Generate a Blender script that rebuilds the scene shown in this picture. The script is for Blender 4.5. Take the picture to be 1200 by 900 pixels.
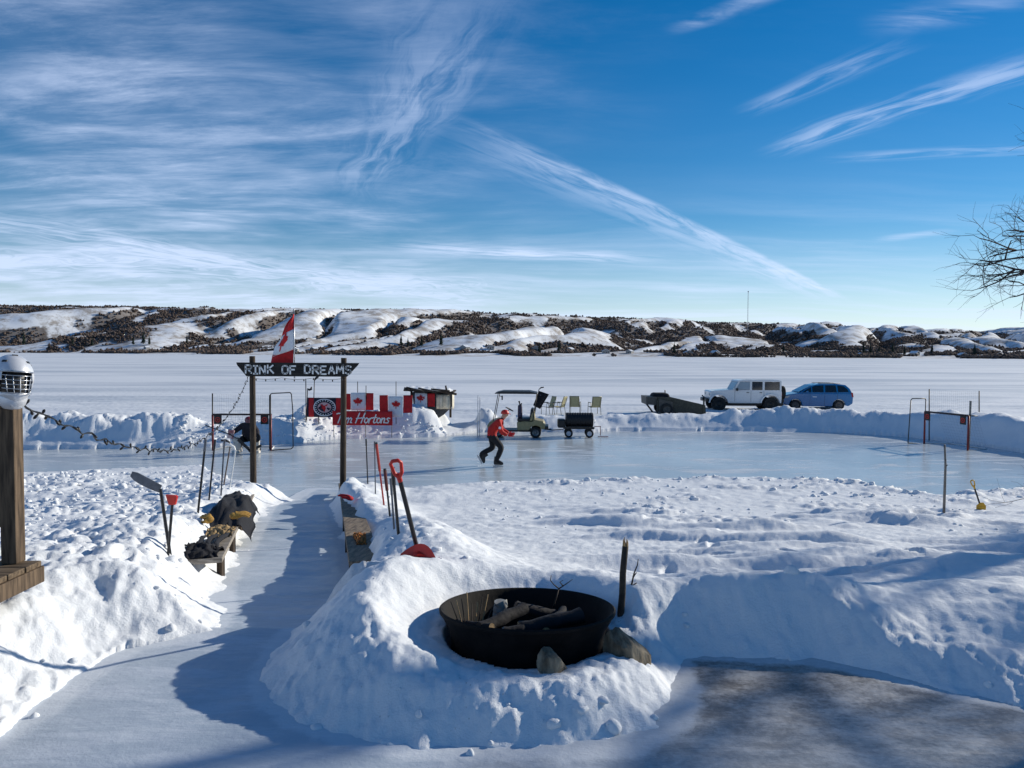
import bpy, bmesh, math, random
import numpy as np
from mathutils import Vector, Matrix, Euler
random.seed(7); RNG = np.random.default_rng(11)
for o in list(bpy.data.objects): bpy.data.objects.remove(o)
S = bpy.context.scene; C = S.collection
R = math.radians
# ------------------------------------------------------------------ camera
H = 3.35                       # camera height above the lake ice
FPX = 900.0                    # focal length in pixels of a 1200 px wide frame
PITCH, ROLL = R(2.33), R(0.30)
cam = bpy.data.cameras.new('camera'); cam_o = bpy.data.objects.new('camera', cam); C.objects.link(cam_o)
cam.sensor_width = 36; cam.lens = 36*FPX/1200; cam.clip_end = 20000; cam.clip_start = 0.05
CAMR = Matrix.Rotation(math.pi/2-PITCH, 3, 'X') @ Matrix.Rotation(ROLL, 3, 'Z')
cam_o.matrix_world = Matrix.Translation((0, 0, H)) @ CAMR.to_4x4()
S.camera = cam_o
# ------------------------------------------------------------------ sun and exposure
SUN_AZ, SUN_EL = R(61), R(20.5)            # azimuth clockwise from +Y
SUN = Vector((math.sin(SUN_AZ)*math.cos(SUN_EL), math.cos(SUN_AZ)*math.cos(SUN_EL), math.sin(SUN_EL)))
sl = bpy.data.lights.new('sun', 'SUN'); sl.energy = 5.0; sl.angle = R(0.55); sl.color = (1.0, 0.935, 0.80)
so = bpy.data.objects.new('sun', sl); C.objects.link(so)
so.rotation_euler = SUN.to_track_quat('Z', 'Y').to_euler(); so.location = SUN*60
S.view_settings.view_transform = 'Standard'; S.view_settings.look = 'None'
S.view_settings.exposure = 0.03; S.view_settings.gamma = 1.0
SKY_STRENGTH = 0.072

def ray(px, py):
    d = CAMR @ Vector(((px-600)/FPX, -(py-450)/FPX, -1.0)); return d
def at(px, py, z=0.0):                     # the point of the plane z seen at a pixel of the photograph
    d = ray(px, py); t = (z-H)/d.z; return Vector((d.x*t, d.y*t, z))
def atd(px, py, y):                        # the point at depth y
    d = ray(px, py); t = y/d.y; return Vector((d.x*t, y, H+d.z*t))

# ------------------------------------------------------------------ node helper
class NT:
    def __init__(s, tree): s.t = tree; s.n = tree.nodes; s.l = tree.links
    def new(s, ty, ins=None, **kw):
        n = s.n.new(ty)
        for k, v in kw.items(): setattr(n, k, v)
        for k, v in (ins or {}).items(): s.set(n.inputs[k], v)
        return n
    def set(s, sock, v):
        if hasattr(v, 'is_output'): s.l.new(v, sock)
        else: sock.default_value = v
    def m(s, op, a, b=None, c=None, clamp=False):
        n = s.n.new('ShaderNodeMath'); n.operation = op; n.use_clamp = clamp
        for i, v in enumerate((a, b, c)):
            if v is not None: s.set(n.inputs[i], v)
        return n.outputs[0]
    def ss(s, x, a, b):                    # smoothstep
        n = s.n.new('ShaderNodeMapRange'); n.interpolation_type = 'SMOOTHSTEP'
        s.set(n.inputs['Value'], x); s.set(n.inputs['From Min'], a); s.set(n.inputs['From Max'], b)
        return n.outputs[0]
    def noise(s, vec, scale, detail=4, rough=.55, dist=0.0, dim='3D'):
        n = s.new('ShaderNodeTexNoise', {'Scale': scale, 'Detail': detail, 'Roughness': rough, 'Distortion': dist})
        n.noise_dimensions = dim; s.l.new(vec, n.inputs['Vector']); return n.outputs['Fac']
    def mapv(s, vec, scale=(1,1,1), rot=(0,0,0), loc=(0,0,0)):
        n = s.new('ShaderNodeMapping', {'Scale': scale, 'Rotation': rot, 'Location': loc}); s.l.new(vec, n.inputs['Vector']); return n.outputs[0]
    def mix(s, f, a, b):
        n = s.n.new('ShaderNodeMix'); n.data_type = 'RGBA'
        s.set(n.inputs[0], f); s.set(n.inputs[6], a); s.set(n.inputs[7], b); return n.outputs[2]

# ------------------------------------------------------------------ world: clear winter sky with cirrus
W = bpy.data.worlds.new('World'); S.world = W; W.use_nodes = True
w = NT(W.node_tree); w.n.clear()
sky = w.new('ShaderNodeTexSky', sky_type='NISHITA'); sky.sun_disc = False
sky.sun_elevation = SUN_EL; sky.sun_rotation = SUN_AZ
sky.altitude = 500; sky.air_density = 1.0; sky.dust_density = 0.0; sky.ozone_density = 3.0
tc = w.new('ShaderNodeTexCoord')
sep = w.new('ShaderNodeSeparateXYZ', {0: tc.outputs['Generated']})
zz = w.m('ADD', w.m('MAXIMUM', sep.outputs[2], 0.0), 0.10)
PX = w.m('DIVIDE', sep.outputs[0], zz); PY = w.m('DIVIDE', sep.outputs[1], zz)
P = w.new('ShaderNodeCombineXYZ', {0: PX, 1: PY, 2: 0.0}).outputs[0]
def sp(px, py):
    d = ray(px, py).normalized(); return (d.x/(max(d.z,0)+.10), d.y/(max(d.z,0)+.10))
def line_uv(a, b):                         # coordinates along and across a line in the cloud plane
    (ax, ay), (bx, by) = sp(*a), sp(*b); L = math.hypot(bx-ax, by-ay); tx, ty = (bx-ax)/L, (by-ay)/L
    u = w.m('ADD', w.m('MULTIPLY', w.m('SUBTRACT', PX, ax), tx), w.m('MULTIPLY', w.m('SUBTRACT', PY, ay), ty))
    v = w.m('ADD', w.m('MULTIPLY', w.m('SUBTRACT', PX, ax), -ty), w.m('MULTIPLY', w.m('SUBTRACT', PY, ay), tx))
    return u, v, L
warp = w.m('MULTIPLY', w.m('SUBTRACT', w.noise(P, 1.3, 3, .6), .5), .35)
def streak(a, b, wid, amt, soft_end=.25, nscale=3.0, nfrom=.36, nto=.62, onesided=0, big=0):
    u, v, L = line_uv(a, b)
    v2 = w.m('ADD', v, w.m('MULTIPLY', warp, .35*wid/.1 if not onesided else .12))
    along = w.m('MULTIPLY', w.ss(u, -soft_end*L, soft_end*L), w.m('SUBTRACT', 1.0, w.ss(u, L*(1-soft_end), L*(1+soft_end))))
    if onesided:
        vv = w.m('MULTIPLY', v2, float(onesided))
        ac = w.m('MULTIPLY', w.ss(vv, -.025, .03), w.m('POWER', w.m('SUBTRACT', 1.0, w.ss(vv, 0.0, wid), clamp=True), 1.6))
    else:
        ac = w.m('SUBTRACT', 1.0, w.ss(w.m('ABSOLUTE', v2), 0.0, wid))
    if big:
        cv = w.new('ShaderNodeCombineXYZ', {0: w.m('MULTIPLY', u, .8), 1: w.m('MULTIPLY', v2, 5.0), 2: 0.0}).outputs[0]
        nz = w.noise(cv, nscale, 5, .62, .6)
    else: nz = NSH
    nn = w.ss(nz, nfrom, nto)
    return w.m('MULTIPLY', w.m('MULTIPLY', along, ac), w.m('MULTIPLY', nn, amt))
NSH = w.noise(w.mapv(P, (1.2, 4.5, 1), (0, 0, R(20))), 1.8, 5, .62, .6)
# broad feathery cirrus, heaviest on the left
wn = w.new('ShaderNodeTexNoise', {'Scale': .6, 'Detail': 2.0, 'Roughness': .55}); w.l.new(P, wn.inputs['Vector'])
wv_ = w.new('ShaderNodeVectorMath', {0: wn.outputs['Color'], 1: (.5, .5, .5)}, operation='SUBTRACT')
wv2 = w.new('ShaderNodeVectorMath', {0: wv_.outputs[0], 1: (.62, .62, 0)}, operation='MULTIPLY')
PW = w.new('ShaderNodeVectorMath', {0: P, 1: wv2.outputs[0]}, operation='ADD').outputs[0]
f1 = w.noise(w.mapv(PW, (1.0, 3.4, 1), (0, 0, R(-58))), 1.35, 8, .70, .25)
f2 = w.noise(w.mapv(PW, (.9, 2.4, 1), (0, 0, R(-100)), (3.1, 1.7, 0)), 1.2, 7, .70, .3)
patch = w.noise(P, .50, 3, .55)
pch2 = w.noise(P, 1.1, 3, .55)
leftm = w.ss(w.m('ADD', PX, w.m('MULTIPLY', w.m('SUBTRACT', patch, .5), 3.2)), 0.75, -1.5)
b1 = w.m('MULTIPLY', w.ss(pch2, .34, .66), w.m('ADD', w.m('MULTIPLY', leftm, 1.0), .015))
c1 = w.m('MULTIPLY', b1, w.m('MULTIPLY_ADD', w.ss(f1, .36, .80), .66, .14))
c2 = w.m('MULTIPLY', w.m('ADD', w.m('MULTIPLY', leftm, .50), .02), w.m('MULTIPLY', w.ss(f2, .42, .78), w.ss(patch, .30, .62)))
veil = w.m('MULTIPLY', w.m('SUBTRACT', 1.0, w.ss(sep.outputs[2], -.02, .17)), .64)
low = w.m('SUBTRACT', 1.0, w.ss(sep.outputs[2], .03, .24))
c3 = w.m('MULTIPLY', w.m('MULTIPLY', w.ss(w.noise(w.mapv(PW, (.35, 1.6, 1), (0, 0, R(8)), (1, 5, 0)), .8, 7, .64), .42, .72), low), .60)
parts = [c1, c2, veil, c3,
    streak((610,165),(985,345), .42, .58, .12, 2.6, .30, .62, 1, 1),
        streak((930,172),(1230,70), .13, .52, .2, big=1), streak((1000,185),(1240,172), .08, .36, .25, big=1),
    streak((890,125),(1040,62), .09, .36, .25, big=1), streak((1035,281),(1110,272), .10, .40, .3),
    streak((800,30),(900,-5), .05, .40, .3), streak((1040,30),(1190,5), .10, .30, .3),
    streak((425,215),(530,40), .20, .30, .3, big=1), streak((-40,255),(340,320), .40, .45, .3, big=1),
    streak((480,290),(740,305), .22, .55, .3, big=1), streak((-20,300),(560,345), .8, .42, .3, big=1)]
cl = parts[0]
for p_ in parts[1:]: cl = w.m('ADD', cl, p_)
cl = w.m('MINIMUM', w.m('MULTIPLY', cl, .85), .80)
col = w.mix(cl, sky.outputs[0], (8.9, 9.9, 11.9, 1))
# gently deepen the blue as a phone camera renders it
hs = w.new('ShaderNodeHueSaturation', {'Hue': .503, 'Saturation': 1.40, 'Value': 1.34, 'Color': col})
bg = w.new('ShaderNodeBackground', {'Color': hs.outputs[0], 'Strength': SKY_STRENGTH})
wo = w.new('ShaderNodeOutputWorld', {0: bg.outputs[0]})
W.cycles.sampling_method = 'MANUAL'; W.cycles.sample_map_resolution = 512
S.cycles.max_bounces = 5; S.cycles.diffuse_bounces = 3; S.cycles.glossy_bounces = 2; S.cycles.use_denoising = True

# ------------------------------------------------------------------ materials
MATS = {}
def pm(name, col, rough=.6, metal=0.0, var=.18, scale=14.0, bump=0.0, bscale=60.0, spec=.4, coat=0.0, stretch=(1,1,1), col2=None, trans=0.0):
    if name in MATS: return MATS[name]
    m = bpy.data.materials.new(name); m.use_nodes = True; MATS[name] = m
    n = NT(m.node_tree); b = n.n['Principled BSDF']
    tc = n.new('ShaderNodeTexCoord'); v = n.mapv(tc.outputs['Object'], stretch)
    f = n.noise(v, scale, 6, .6, .2)
    c0 = tuple(max(0, c*(1-var)) for c in col)+(1,)
    c1 = (tuple(min(1, c*(1+var)) for c in col) if col2 is None else tuple(col2))+(1,)
    cc = n.mix(n.ss(f, .3, .7), c0, c1)
    n.l.new(cc, b.inputs['Base Color'])
    n.l.new(n.m('MULTIPLY_ADD', f, .18, rough-.09, clamp=True), b.inputs['Roughness'])
    b.inputs['Metallic'].default_value = metal; b.inputs['Specular IOR Level'].default_value = spec
    b.inputs['Coat Weight'].default_value = coat; b.inputs['Transmission Weight'].default_value = trans
    if bump:
        bp = n.new('ShaderNodeBump', {'Strength': 1.0, 'Distance': bump, 'Height': n.noise(v, bscale, 5, .6)})
        n.l.new(bp.outputs[0], b.inputs['Normal'])
    return m
def snow_mat():
    m = bpy.data.materials.new('snow'); m.use_nodes = True; n = NT(m.node_tree); b = n.n['Principled BSDF']
    g = n.new('ShaderNodeNewGeometry'); pos = g.outputs['Position']; sx = n.new('ShaderNodeSeparateXYZ', {0: pos})
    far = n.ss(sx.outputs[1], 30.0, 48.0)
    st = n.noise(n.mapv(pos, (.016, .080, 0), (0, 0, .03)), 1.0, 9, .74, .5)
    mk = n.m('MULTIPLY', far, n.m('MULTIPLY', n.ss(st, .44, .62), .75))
    pit_d = n.new('ShaderNodeVectorMath', {0: pos, 1: (.09, 4.5, 1.7)}, operation='DISTANCE').outputs['Value']
    speck = n.m('MULTIPLY', n.ss(n.noise(pos, 48, 3, .6), .66, .74), n.m('MULTIPLY_ADD', n.ss(pit_d, 1.5, .5), .60, n.m('MULTIPLY', n.ss(sx.outputs[1], 14.0, 5.0), .10)))
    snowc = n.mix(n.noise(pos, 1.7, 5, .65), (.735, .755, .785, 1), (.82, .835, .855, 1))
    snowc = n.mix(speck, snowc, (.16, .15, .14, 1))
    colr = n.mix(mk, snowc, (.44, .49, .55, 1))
    n.l.new(colr, b.inputs['Base Color']); b.inputs['Specular IOR Level'].default_value = .2
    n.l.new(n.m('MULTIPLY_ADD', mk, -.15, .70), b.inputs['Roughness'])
    near = n.m('SUBTRACT', 1.0, n.ss(sx.outputs[1], 24.0, 60.0))
    bp = n.new('ShaderNodeBump', {'Strength': n.m('MULTIPLY_ADD', near, .50, .10), 'Distance': .02, 'Height': n.noise(pos, 17, 6, .74)})
    bp2 = n.new('ShaderNodeBump', {'Strength': n.m('MULTIPLY', far, .8), 'Distance': .16, 'Height': n.noise(n.mapv(pos, (.10, .34, 0)), 1.0, 5, .66, .5), 'Normal': bp.outputs[0]})
    n.l.new(bp2.outputs[0], b.inputs['Normal'])
    return m
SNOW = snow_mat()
def ice_mat(name, kind):
    m = bpy.data.materials.new(name); m.use_nodes = True; n = NT(m.node_tree); b = n.n['Principled BSDF']
    pos = n.new('ShaderNodeNewGeometry').outputs['Position']; sx = n.new('ShaderNodeSeparateXYZ', {0: pos})
    a = n.noise(pos, .35, 6, .6, .6); f = n.noise(n.mapv(pos, (.5, 1.6, 1), (0, 0, .1)), .9, 8, .68, .8)
    fine = n.noise(pos, 9, 6, .7)
    if kind == 'rink':
        c = n.mix(n.ss(a, .3, .7), (.40, .45, .485, 1), (.52, .56, .585, 1))
        dust = n.m('MULTIPLY', n.ss(f, .50, .66), .75)
        c = n.mix(dust, c, (.72, .745, .765, 1))
        # skate scratches: thin bright lines in several directions
        sc = n.noise(n.mapv(pos, (.35, 26, 1), (0, 0, .35), (0, 3, 0)), 1.0, 3, .5)
        sc2 = n.noise(n.mapv(pos, (.35, 30, 1), (0, 0, -.25)), 1.0, 3, .5)
        s_ = n.m('ADD', n.ss(sc, .60, .70), n.ss(sc2, .60, .70), clamp=True)
        c = n.mix(n.m('MULTIPLY', s_, .35), c, (.86, .88, .9, 1))
        r = n.m('MULTIPLY_ADD', dust, .35, .20)
    else:
        c = n.mix(n.ss(a, .3, .7), (.33, .40, .48, 1), (.47, .53, .60, 1))
        rip = n.noise(n.mapv(pos, (1.3, 5.0, 1), (0, 0, .05)), 1.5, 8, .72, .3)
        dust = n.m('MULTIPLY', n.ss(rip, .44, .62), .85)
        c = n.mix(dust, c, (.57, .62, .69, 1))
        # dirty thawed ice of the terrace on the right
        dx = n.ss(n.m('ADD', sx.outputs[0], n.m('MULTIPLY', n.m('SUBTRACT', n.noise(pos, 1.9, 6, .68), .5), 2.6)), -.8, 1.2)
        back = n.ss(sx.outputs[1], 3.0, 4.3)
        d1 = n.noise(n.mapv(pos, (1.6, 2.6, 1), (0, 0, .2)), 1.9, 9, .74, .15)
        d2 = n.noise(pos, 34, 4, .7)
        dirt = n.mix(n.ss(n.m('MULTIPLY_ADD', d2, .30, n.m('MULTIPLY', d1, .85)), .44, .74), (.12, .103, .086, 1), (.47, .455, .44, 1))
        amt = n.m('MULTIPLY', dx, n.m('MULTIPLY_ADD', back, .34, .60))
        c = n.mix(amt, c, dirt)
        # scuffed snow trodden in along the edges
        ed = n.new('ShaderNodeAttribute', attribute_name='edge').outputs['Fac']
        es = n.ss(n.m('ADD', ed, n.m('MULTIPLY', n.m('SUBTRACT', n.noise(pos, 7, 6, .72), .5), .9)), .45, .85)
        c = n.mix(n.m('MULTIPLY', es, .6), c, (.74, .77, .81, 1))
        r = n.m('SUBTRACT', n.m('MULTIPLY_ADD', n.m('ADD', dust, es, clamp=True), .26, .36), n.m('MULTIPLY', amt, .20))
    n.l.new(c, b.inputs['Base Color']); n.l.new(r, b.inputs['Roughness']); b.inputs['IOR'].default_value = 1.31
    b.inputs['Specular IOR Level'].default_value = .5
    bp = n.new('ShaderNodeBump', {'Strength': .6, 'Distance': .006 if kind == 'rink' else .020, 'Height': n.m('ADD', f, n.m('MULTIPLY', fine, .5))})
    n.l.new(bp.outputs[0], b.inputs['Normal'])
    return m
RINK, PATHICE = ice_mat('rink_ice', 'rink'), ice_mat('path_ice', 'path')
def wood(name, col, col2=None, sc=(4, 60, 60), rough=.75):
    return pm(name, col, rough, 0, .35, 1.0, .0025, 1.0, .25, 0, sc, col2)
WOOD_GREY = wood('weathered_wood', (.22, .185, .15), (.42, .37, .31), (3, 40, 40))
WOOD_BR = wood('brown_wood', (.065, .043, .028), (.16, .11, .07), (40, 40, 4))
WOOD_DECK = wood('deck_wood', (.085, .058, .036), (.19, .135, .085), (4, 40, 40))
WOOD_DARK = wood('dark_wood', (.030, .022, .016), (.075, .052, .036), (40, 40, 4))
BOARD = wood('black_painted_board', (.012, .012, .013), (.03, .028, .026), (4, 30, 30))
WHITE = pm('white_paint', (.78, .78, .76), .5, var=.06)
BLACK = pm('black_plastic', (.015, .015, .017), .45, var=.3)
RUBBER = pm('rubber', (.018, .018, .018), .85, var=.3)
RED = pm('red_plastic', (.55, .03, .02), .40, var=.15)
REDCLOTH = pm('red_cloth', (.50, .018, .022), .85, var=.18, scale=8)
WHITECLOTH = pm('white_cloth', (.72, .73, .76), .85, var=.06, scale=8)
NAVYCLOTH = pm('navy_cloth', (.012, .016, .035), .85, var=.25)
BLACKCLOTH = pm('black_cloth', (.010, .010, .014), .9, var=.4, bump=.006, bscale=30)
STEEL = pm('steel', (.45, .46, .48), .35, .9, var=.12)
DARKSTEEL = pm('dark_steel', (.05, .045, .042), .5, .7, var=.35)
RUSTRED = pm('red_painted_pipe', (.22, .03, .025), .5, .2, var=.35)
FIRED = pm('burnt_steel', (.005, .0045, .0045), .8, .0, var=.5, scale=9, bump=.003, bscale=40, col2=(.012, .009, .008), spec=.2)
GLASS = pm('dark_glass', (.015, .019, .024), .06, var=.1, spec=.7)
SEEGLASS = pm('clear_glass', (.30, .36, .40), .05, var=.05, spec=.7)
SILVER = pm('silver_plastic', (.62, .63, .66), .3, .25, var=.08)
YELLOW = pm('yellow_plastic', (.62, .33, .02), .45, var=.15)
MUSTARD = pm('mustard_leather', (.42, .23, .045), .7, var=.35, bump=.004)
TAN = pm('tan_leather', (.33, .22, .10), .75, var=.3, bump=.003)
SLING = pm('olive_sling', (.34, .31, .175), .8, var=.12)
FRAME = pm('chair_frame', (.20, .19, .16), .4, .6, var=.15)
ROCKM = pm('rock', (.13, .10, .065), .9, var=.5, scale=7, bump=.03, bscale=9, col2=(.36, .29, .20), stretch=(2.2, 1, .7))
BARK = pm('bark', (.045, .035, .028), .9, var=.5, scale=12, bump=.004, bscale=50)
TWIG = pm('twig', (.050, .036, .030), .85, var=.35)
CUTWOOD = pm('split_wood', (.45, .29, .14), .8, var=.3, bump=.003)
SKIN = pm('skin', (.48, .27, .19), .55, var=.08)
# ------------------------------------------------------------------ mesh helper
class MB:
    def __init__(s): s.v = []; s.f = []
    def add(s, vs, fs):
        k = len(s.v); s.v += [tuple(p) for p in vs]; s.f += [tuple(i+k for i in f) for f in fs]; return s
    def box(s, c, size, rot=None, taper=1.0, bev=0.0):
        x, y, z = (a/2 for a in size); M_ = rot if rot is not None else Matrix.Identity(3)
        if isinstance(rot, (tuple, list)): M_ = Euler(rot).to_matrix()
        c = Vector(c)
        if bev:
            bm = bmesh.new(); bmesh.ops.create_cube(bm, size=2)
            for v in bm.verts:
                t = taper if v.co.z > 0 else 1
                v.co = Vector((v.co.x*x*t, v.co.y*y*t, v.co.z*z))
            bmesh.ops.bevel(bm, geom=bm.edges[:], offset=bev, segments=2, affect='EDGES', profile=.5)
            bm.verts.index_update()
            s.add([c+M_@v.co for v in bm.verts], [[v.index for v in f.verts] for f in bm.faces]); bm.free(); return s
        vs = []
        for dz in (-1, 1):
            t = taper if dz > 0 else 1
            for dx, dy in ((-1,-1),(1,-1),(1,1),(-1,1)): vs.append(c+M_@Vector((dx*x*t, dy*y*t, dz*z)))
        return s.add(vs, [(3,2,1,0),(4,5,6,7),(0,1,5,4),(1,2,6,5),(2,3,7,6),(3,0,4,7)])
    def tube(s, pts, r, n=8, cap=True):
        pts = [Vector(p) for p in pts]; m = len(pts)
        rs = list(r) if hasattr(r, '__len__') else [r]*m
        up = None; vs = []
        for i, p in enumerate(pts):
            t = (pts[min(i+1, m-1)]-pts[max(i-1, 0)])
            if t.length < 1e-9: t = Vector((0,0,1))
            t.normalize()
            if up is None:
                up = Vector((0,0,1)) if abs(t.z) < .9 else Vector((1,0,0))
            a = t.cross(up); a.normalize(); b = a.cross(t); b.normalize(); up = b
            for k in range(n):
                q = 2*math.pi*k/n; vs.append(p+(a*math.cos(q)+b*math.sin(q))*rs[i])
        fs = [(i*n+k, i*n+(k+1) % n, (i+1)*n+(k+1) % n, (i+1)*n+k) for i in range(m-1) for k in range(n)]
        if cap: fs += [tuple(range(n))[::-1], tuple((m-1)*n+k for k in range(n))]
        return s.add(vs, fs)
    def lathe(s, prof, n=24, c=(0,0,0), axis='Z', sx=1.0, sy=1.0, close=False):
        vs = []; c = Vector(c)
        for (r, h) in prof:
            for k in range(n):
                q = 2*math.pi*k/n; x, y = r*math.cos(q)*sx, r*math.sin(q)*sy
                p = {'Z': (x, y, h), 'Y': (x, h, y), 'X': (h, x, y)}[axis]; vs.append(c+Vector(p))
        m = len(prof); fs = []
        for i in range(m if close else m-1):
            j = (i+1) % m
            for k in range(n): fs.append((i*n+k, i*n+(k+1) % n, j*n+(k+1) % n, j*n+k))
        return s.add(vs, fs)
    def prism(s, poly, y0, y1, fn=None, inset=None):      # polygon in x,z extruded along y
        n = len(poly); vs = []
        for y in (y0, y1):
            for (x, z) in poly: vs.append((x, y, z) if fn is None else fn(x, y, z))
        return s.add(vs, [tuple(range(n)), tuple(range(2*n-1, n-1, -1))]+[(i, n+i, n+(i+1) % n, (i+1) % n) for i in range(n)])
    def strokes(s, glyphs, w_, th, fn):                   # flat painted strokes; fn maps (x, y, depth) to a point
        for pl in glyphs:
            for (a, b) in zip(pl, pl[1:]):
                dx, dy = b[0]-a[0], b[1]-a[1]; L = math.hypot(dx, dy)
                if L < 1e-6: continue
                nx, ny = -dy/L*w_/2, dx/L*w_/2; ex, ey = dx/L*w_*.35, dy/L*w_*.35
                q = [(a[0]-ex+nx, a[1]-ey+ny), (a[0]-ex-nx, a[1]-ey-ny), (b[0]+ex-nx, b[1]+ey-ny), (b[0]+ex+nx, b[1]+ey+ny)]
                s.add([fn(x, y, 0) for x, y in q]+[fn(x, y, th) for x, y in q], [(4,5,6,7),(0,1,5,4),(1,2,6,5),(2,3,7,6),(3,0,4,7)])
        return s
    def xf(s, fn): s.v = [tuple(fn(Vector(p))) for p in s.v]; return s
    def obj(s, name, mat, parent=None, smooth=False, auto=None):
        me = bpy.data.meshes.new(name); me.from_pydata(s.v, [], s.f); me.validate()
        bm = bmesh.new(); bm.from_mesh(me); bmesh.ops.recalc_face_normals(bm, faces=bm.faces[:]); bm.to_mesh(me); bm.free()
        if smooth: me.shade_smooth()
        if auto is not None and smooth: me.set_sharp_from_angle(angle=R(auto))
        me.materials.append(mat); o = bpy.data.objects.new(name, me); C.objects.link(o)
        if parent is not None: o.parent = parent
        return o
def tag(o, label=None, cat=None, group=None, kind=None):
    for k, v in (('label', label), ('category', cat), ('group', group), ('kind', kind)):
        if v: o[k] = v
    return o
def thing(name, label, cat, loc=(0,0,0), rot=(0,0,0), group=None):
    o = bpy.data.objects.new(name, None); C.objects.link(o); o.location = loc; o.rotation_euler = rot; o.empty_display_size = .1
    return tag(o, label, cat, group)
def kids(o): return [c for c in bpy.data.objects if c.parent == o]
def dup(root, loc, rot=None, label=None):
    def cp(o, par):
        c = o.copy(); C.objects.link(c); c.parent = par
        for k in kids(o): cp(k, c)
        return c
    r = cp(root, None); r.location = loc
    if rot is not None: r.rotation_euler = rot
    if label: r['label'] = label
    return r
def mesh_np(name, co, faces, mat, smooth=True, attrs=None):
    me = bpy.data.meshes.new(name); nf, k = faces.shape
    me.vertices.add(len(co)); me.vertices.foreach_set('co', np.ascontiguousarray(co, np.float32).ravel())
    me.loops.add(nf*k); me.loops.foreach_set('vertex_index', np.ascontiguousarray(faces, np.int32).ravel())
    me.polygons.add(nf); me.polygons.foreach_set('loop_start', np.arange(0, nf*k, k, dtype=np.int32))
    me.polygons.foreach_set('loop_total', np.full(nf, k, np.int32))
    if smooth: me.polygons.foreach_set('use_smooth', np.ones(nf, bool))
    me.update(calc_edges=True)
    for a, vals in (attrs or {}).items():
        at_ = me.attributes.new(a, 'FLOAT', 'POINT'); at_.data.foreach_set('value', np.ascontiguousarray(vals, np.float32))
    me.materials.append(mat); o = bpy.data.objects.new(name, me); C.objects.link(o); return o
def grid_faces(ny, nx):
    i = np.arange(ny-1)[:, None]*nx+np.arange(nx-1)[None, :]
    return np.stack([i, i+1, i+nx+1, i+nx], -1).reshape(-1, 4)
def prune(co, faces, keep):                                # drop faces and unused vertices
    f = faces[keep]; u, inv = np.unique(f, return_inverse=True); return co[u], inv.reshape(f.shape)
# ------------------------------------------------------------------ noise
_perm = np.random.default_rng(3).integers(0, 1 << 30, 4096)
def _h(i, j, s): return _perm[(i*73+j*179+s*311+_perm[(j*31+s*17+i) & 4095]) & 4095]
def pn(x, y, s=0):
    xi = np.floor(x).astype(np.int64); yi = np.floor(y).astype(np.int64); fx, fy = x-xi, y-yi
    u = fx*fx*fx*(fx*(fx*6-15)+10); v = fy*fy*fy*(fy*(fy*6-15)+10)
    def g(i, j, dx, dy):
        a = _h(i, j, s)*(2*np.pi/(1 << 30)); return np.cos(a)*dx+np.sin(a)*dy
    a = g(xi, yi, fx, fy); b = g(xi+1, yi, fx-1, fy); c = g(xi, yi+1, fx, fy-1); d = g(xi+1, yi+1, fx-1, fy-1)
    return (a+u*(b-a)+v*(c-a+u*(a-b-c+d)))*1.5
def fbm(x, y, s=0, o=4, g=.5):
    r = 0; a = 1.0
    for k in range(o): r = r+a*pn(x*2**k, y*2**k, s+k*7); a *= g
    return r
def lumps(x, y, s=0):                                       # rounded clods of different height
    xi = np.floor(x).astype(np.int64); yi = np.floor(y).astype(np.int64); best = np.zeros_like(x)
    for di in (-1, 0, 1):
        for dj in (-1, 0, 1):
            i, j = xi+di, yi+dj; a = _h(i, j, s) & 1023; b = _h(i, j, s+5) & 1023; c = _h(i, j, s+9) & 1023
            px, py = i+.15+.7*a/1023, j+.15+.7*b/1023; rr = .35+.55*c/1023
            d2 = ((x-px)**2+(y-py)**2)/(rr*rr)
            best = np.maximum(best, np.sqrt(np.clip(1-d2, 0, 1))*rr)
    return best
def sst(x, a, b):
    t = np.clip((x-a)/(b-a), 0, 1); return t*t*(3-2*t)
def poly_sd(px, py, poly):                                  # signed distance, negative inside
    d = np.full(px.shape, 1e9); ins = np.zeros(px.shape, bool); n = len(poly)
    for i in range(n):
        ax, ay = poly[i]; bx, by = poly[(i+1) % n]; ex, ey = bx-ax, by-ay
        t = np.clip(((px-ax)*ex+(py-ay)*ey)/(ex*ex+ey*ey+1e-12), 0, 1)
        d = np.minimum(d, (px-ax-t*ex)**2+(py-ay-t*ey)**2)
        c = ((ay > py) != (by > py)); xx = ax+(py-ay)/(by-ay+1e-12)*ex; ins ^= c & (px < xx)
    d = np.sqrt(d); return np.where(ins, -d, d)
# ================================================================== the ground
def zp(y):                                                  # level of the iced path: terrace, step, slope to the lake
    return np.interp(y, [0, 3.4, 5.12, 5.26, 8.7, 17.0, 18.6], [1.5, 1.5, 1.48, 1.40, .975, .05, .02])
def path_pt(px, py):
    ys = np.linspace(2, 22, 4000); d = ray(px, py); zr = H+d.z/d.y*ys; i = int(np.argmax(zr <= zp(ys))); y = ys[i]
    return (d.x/d.y*y, y)
L_PX = [(319,594),(303,625),(280,665),(264,690),(267,712),(248,745),(151,764),(94,802),(49,839),(15,862),(-30,885)]
R_PX = [(385,592),(397,620),(407,650),(411,690),(405,715),(332,749),(310,790),(313,820),(345,845),(400,866)]
M_PX = [(470,880),(560,887),(660,888),(740,880),(790,855),(806,825),(800,795),(797,772)]
W_PX = [(820,769),(950,778),(1050,797),(1130,818),(1200,832),(1330,860)]
LP = [path_pt(*p) for p in L_PX]; RP = [path_pt(*p) for p in R_PX]
FLOOR = LP+[(-7,2.6),(-9,.5),(9,.5),(6,3.3)]+[path_pt(*p) for p in W_PX[::-1]]+[path_pt(*p) for p in M_PX[::-1]]+RP[::-1]
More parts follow.
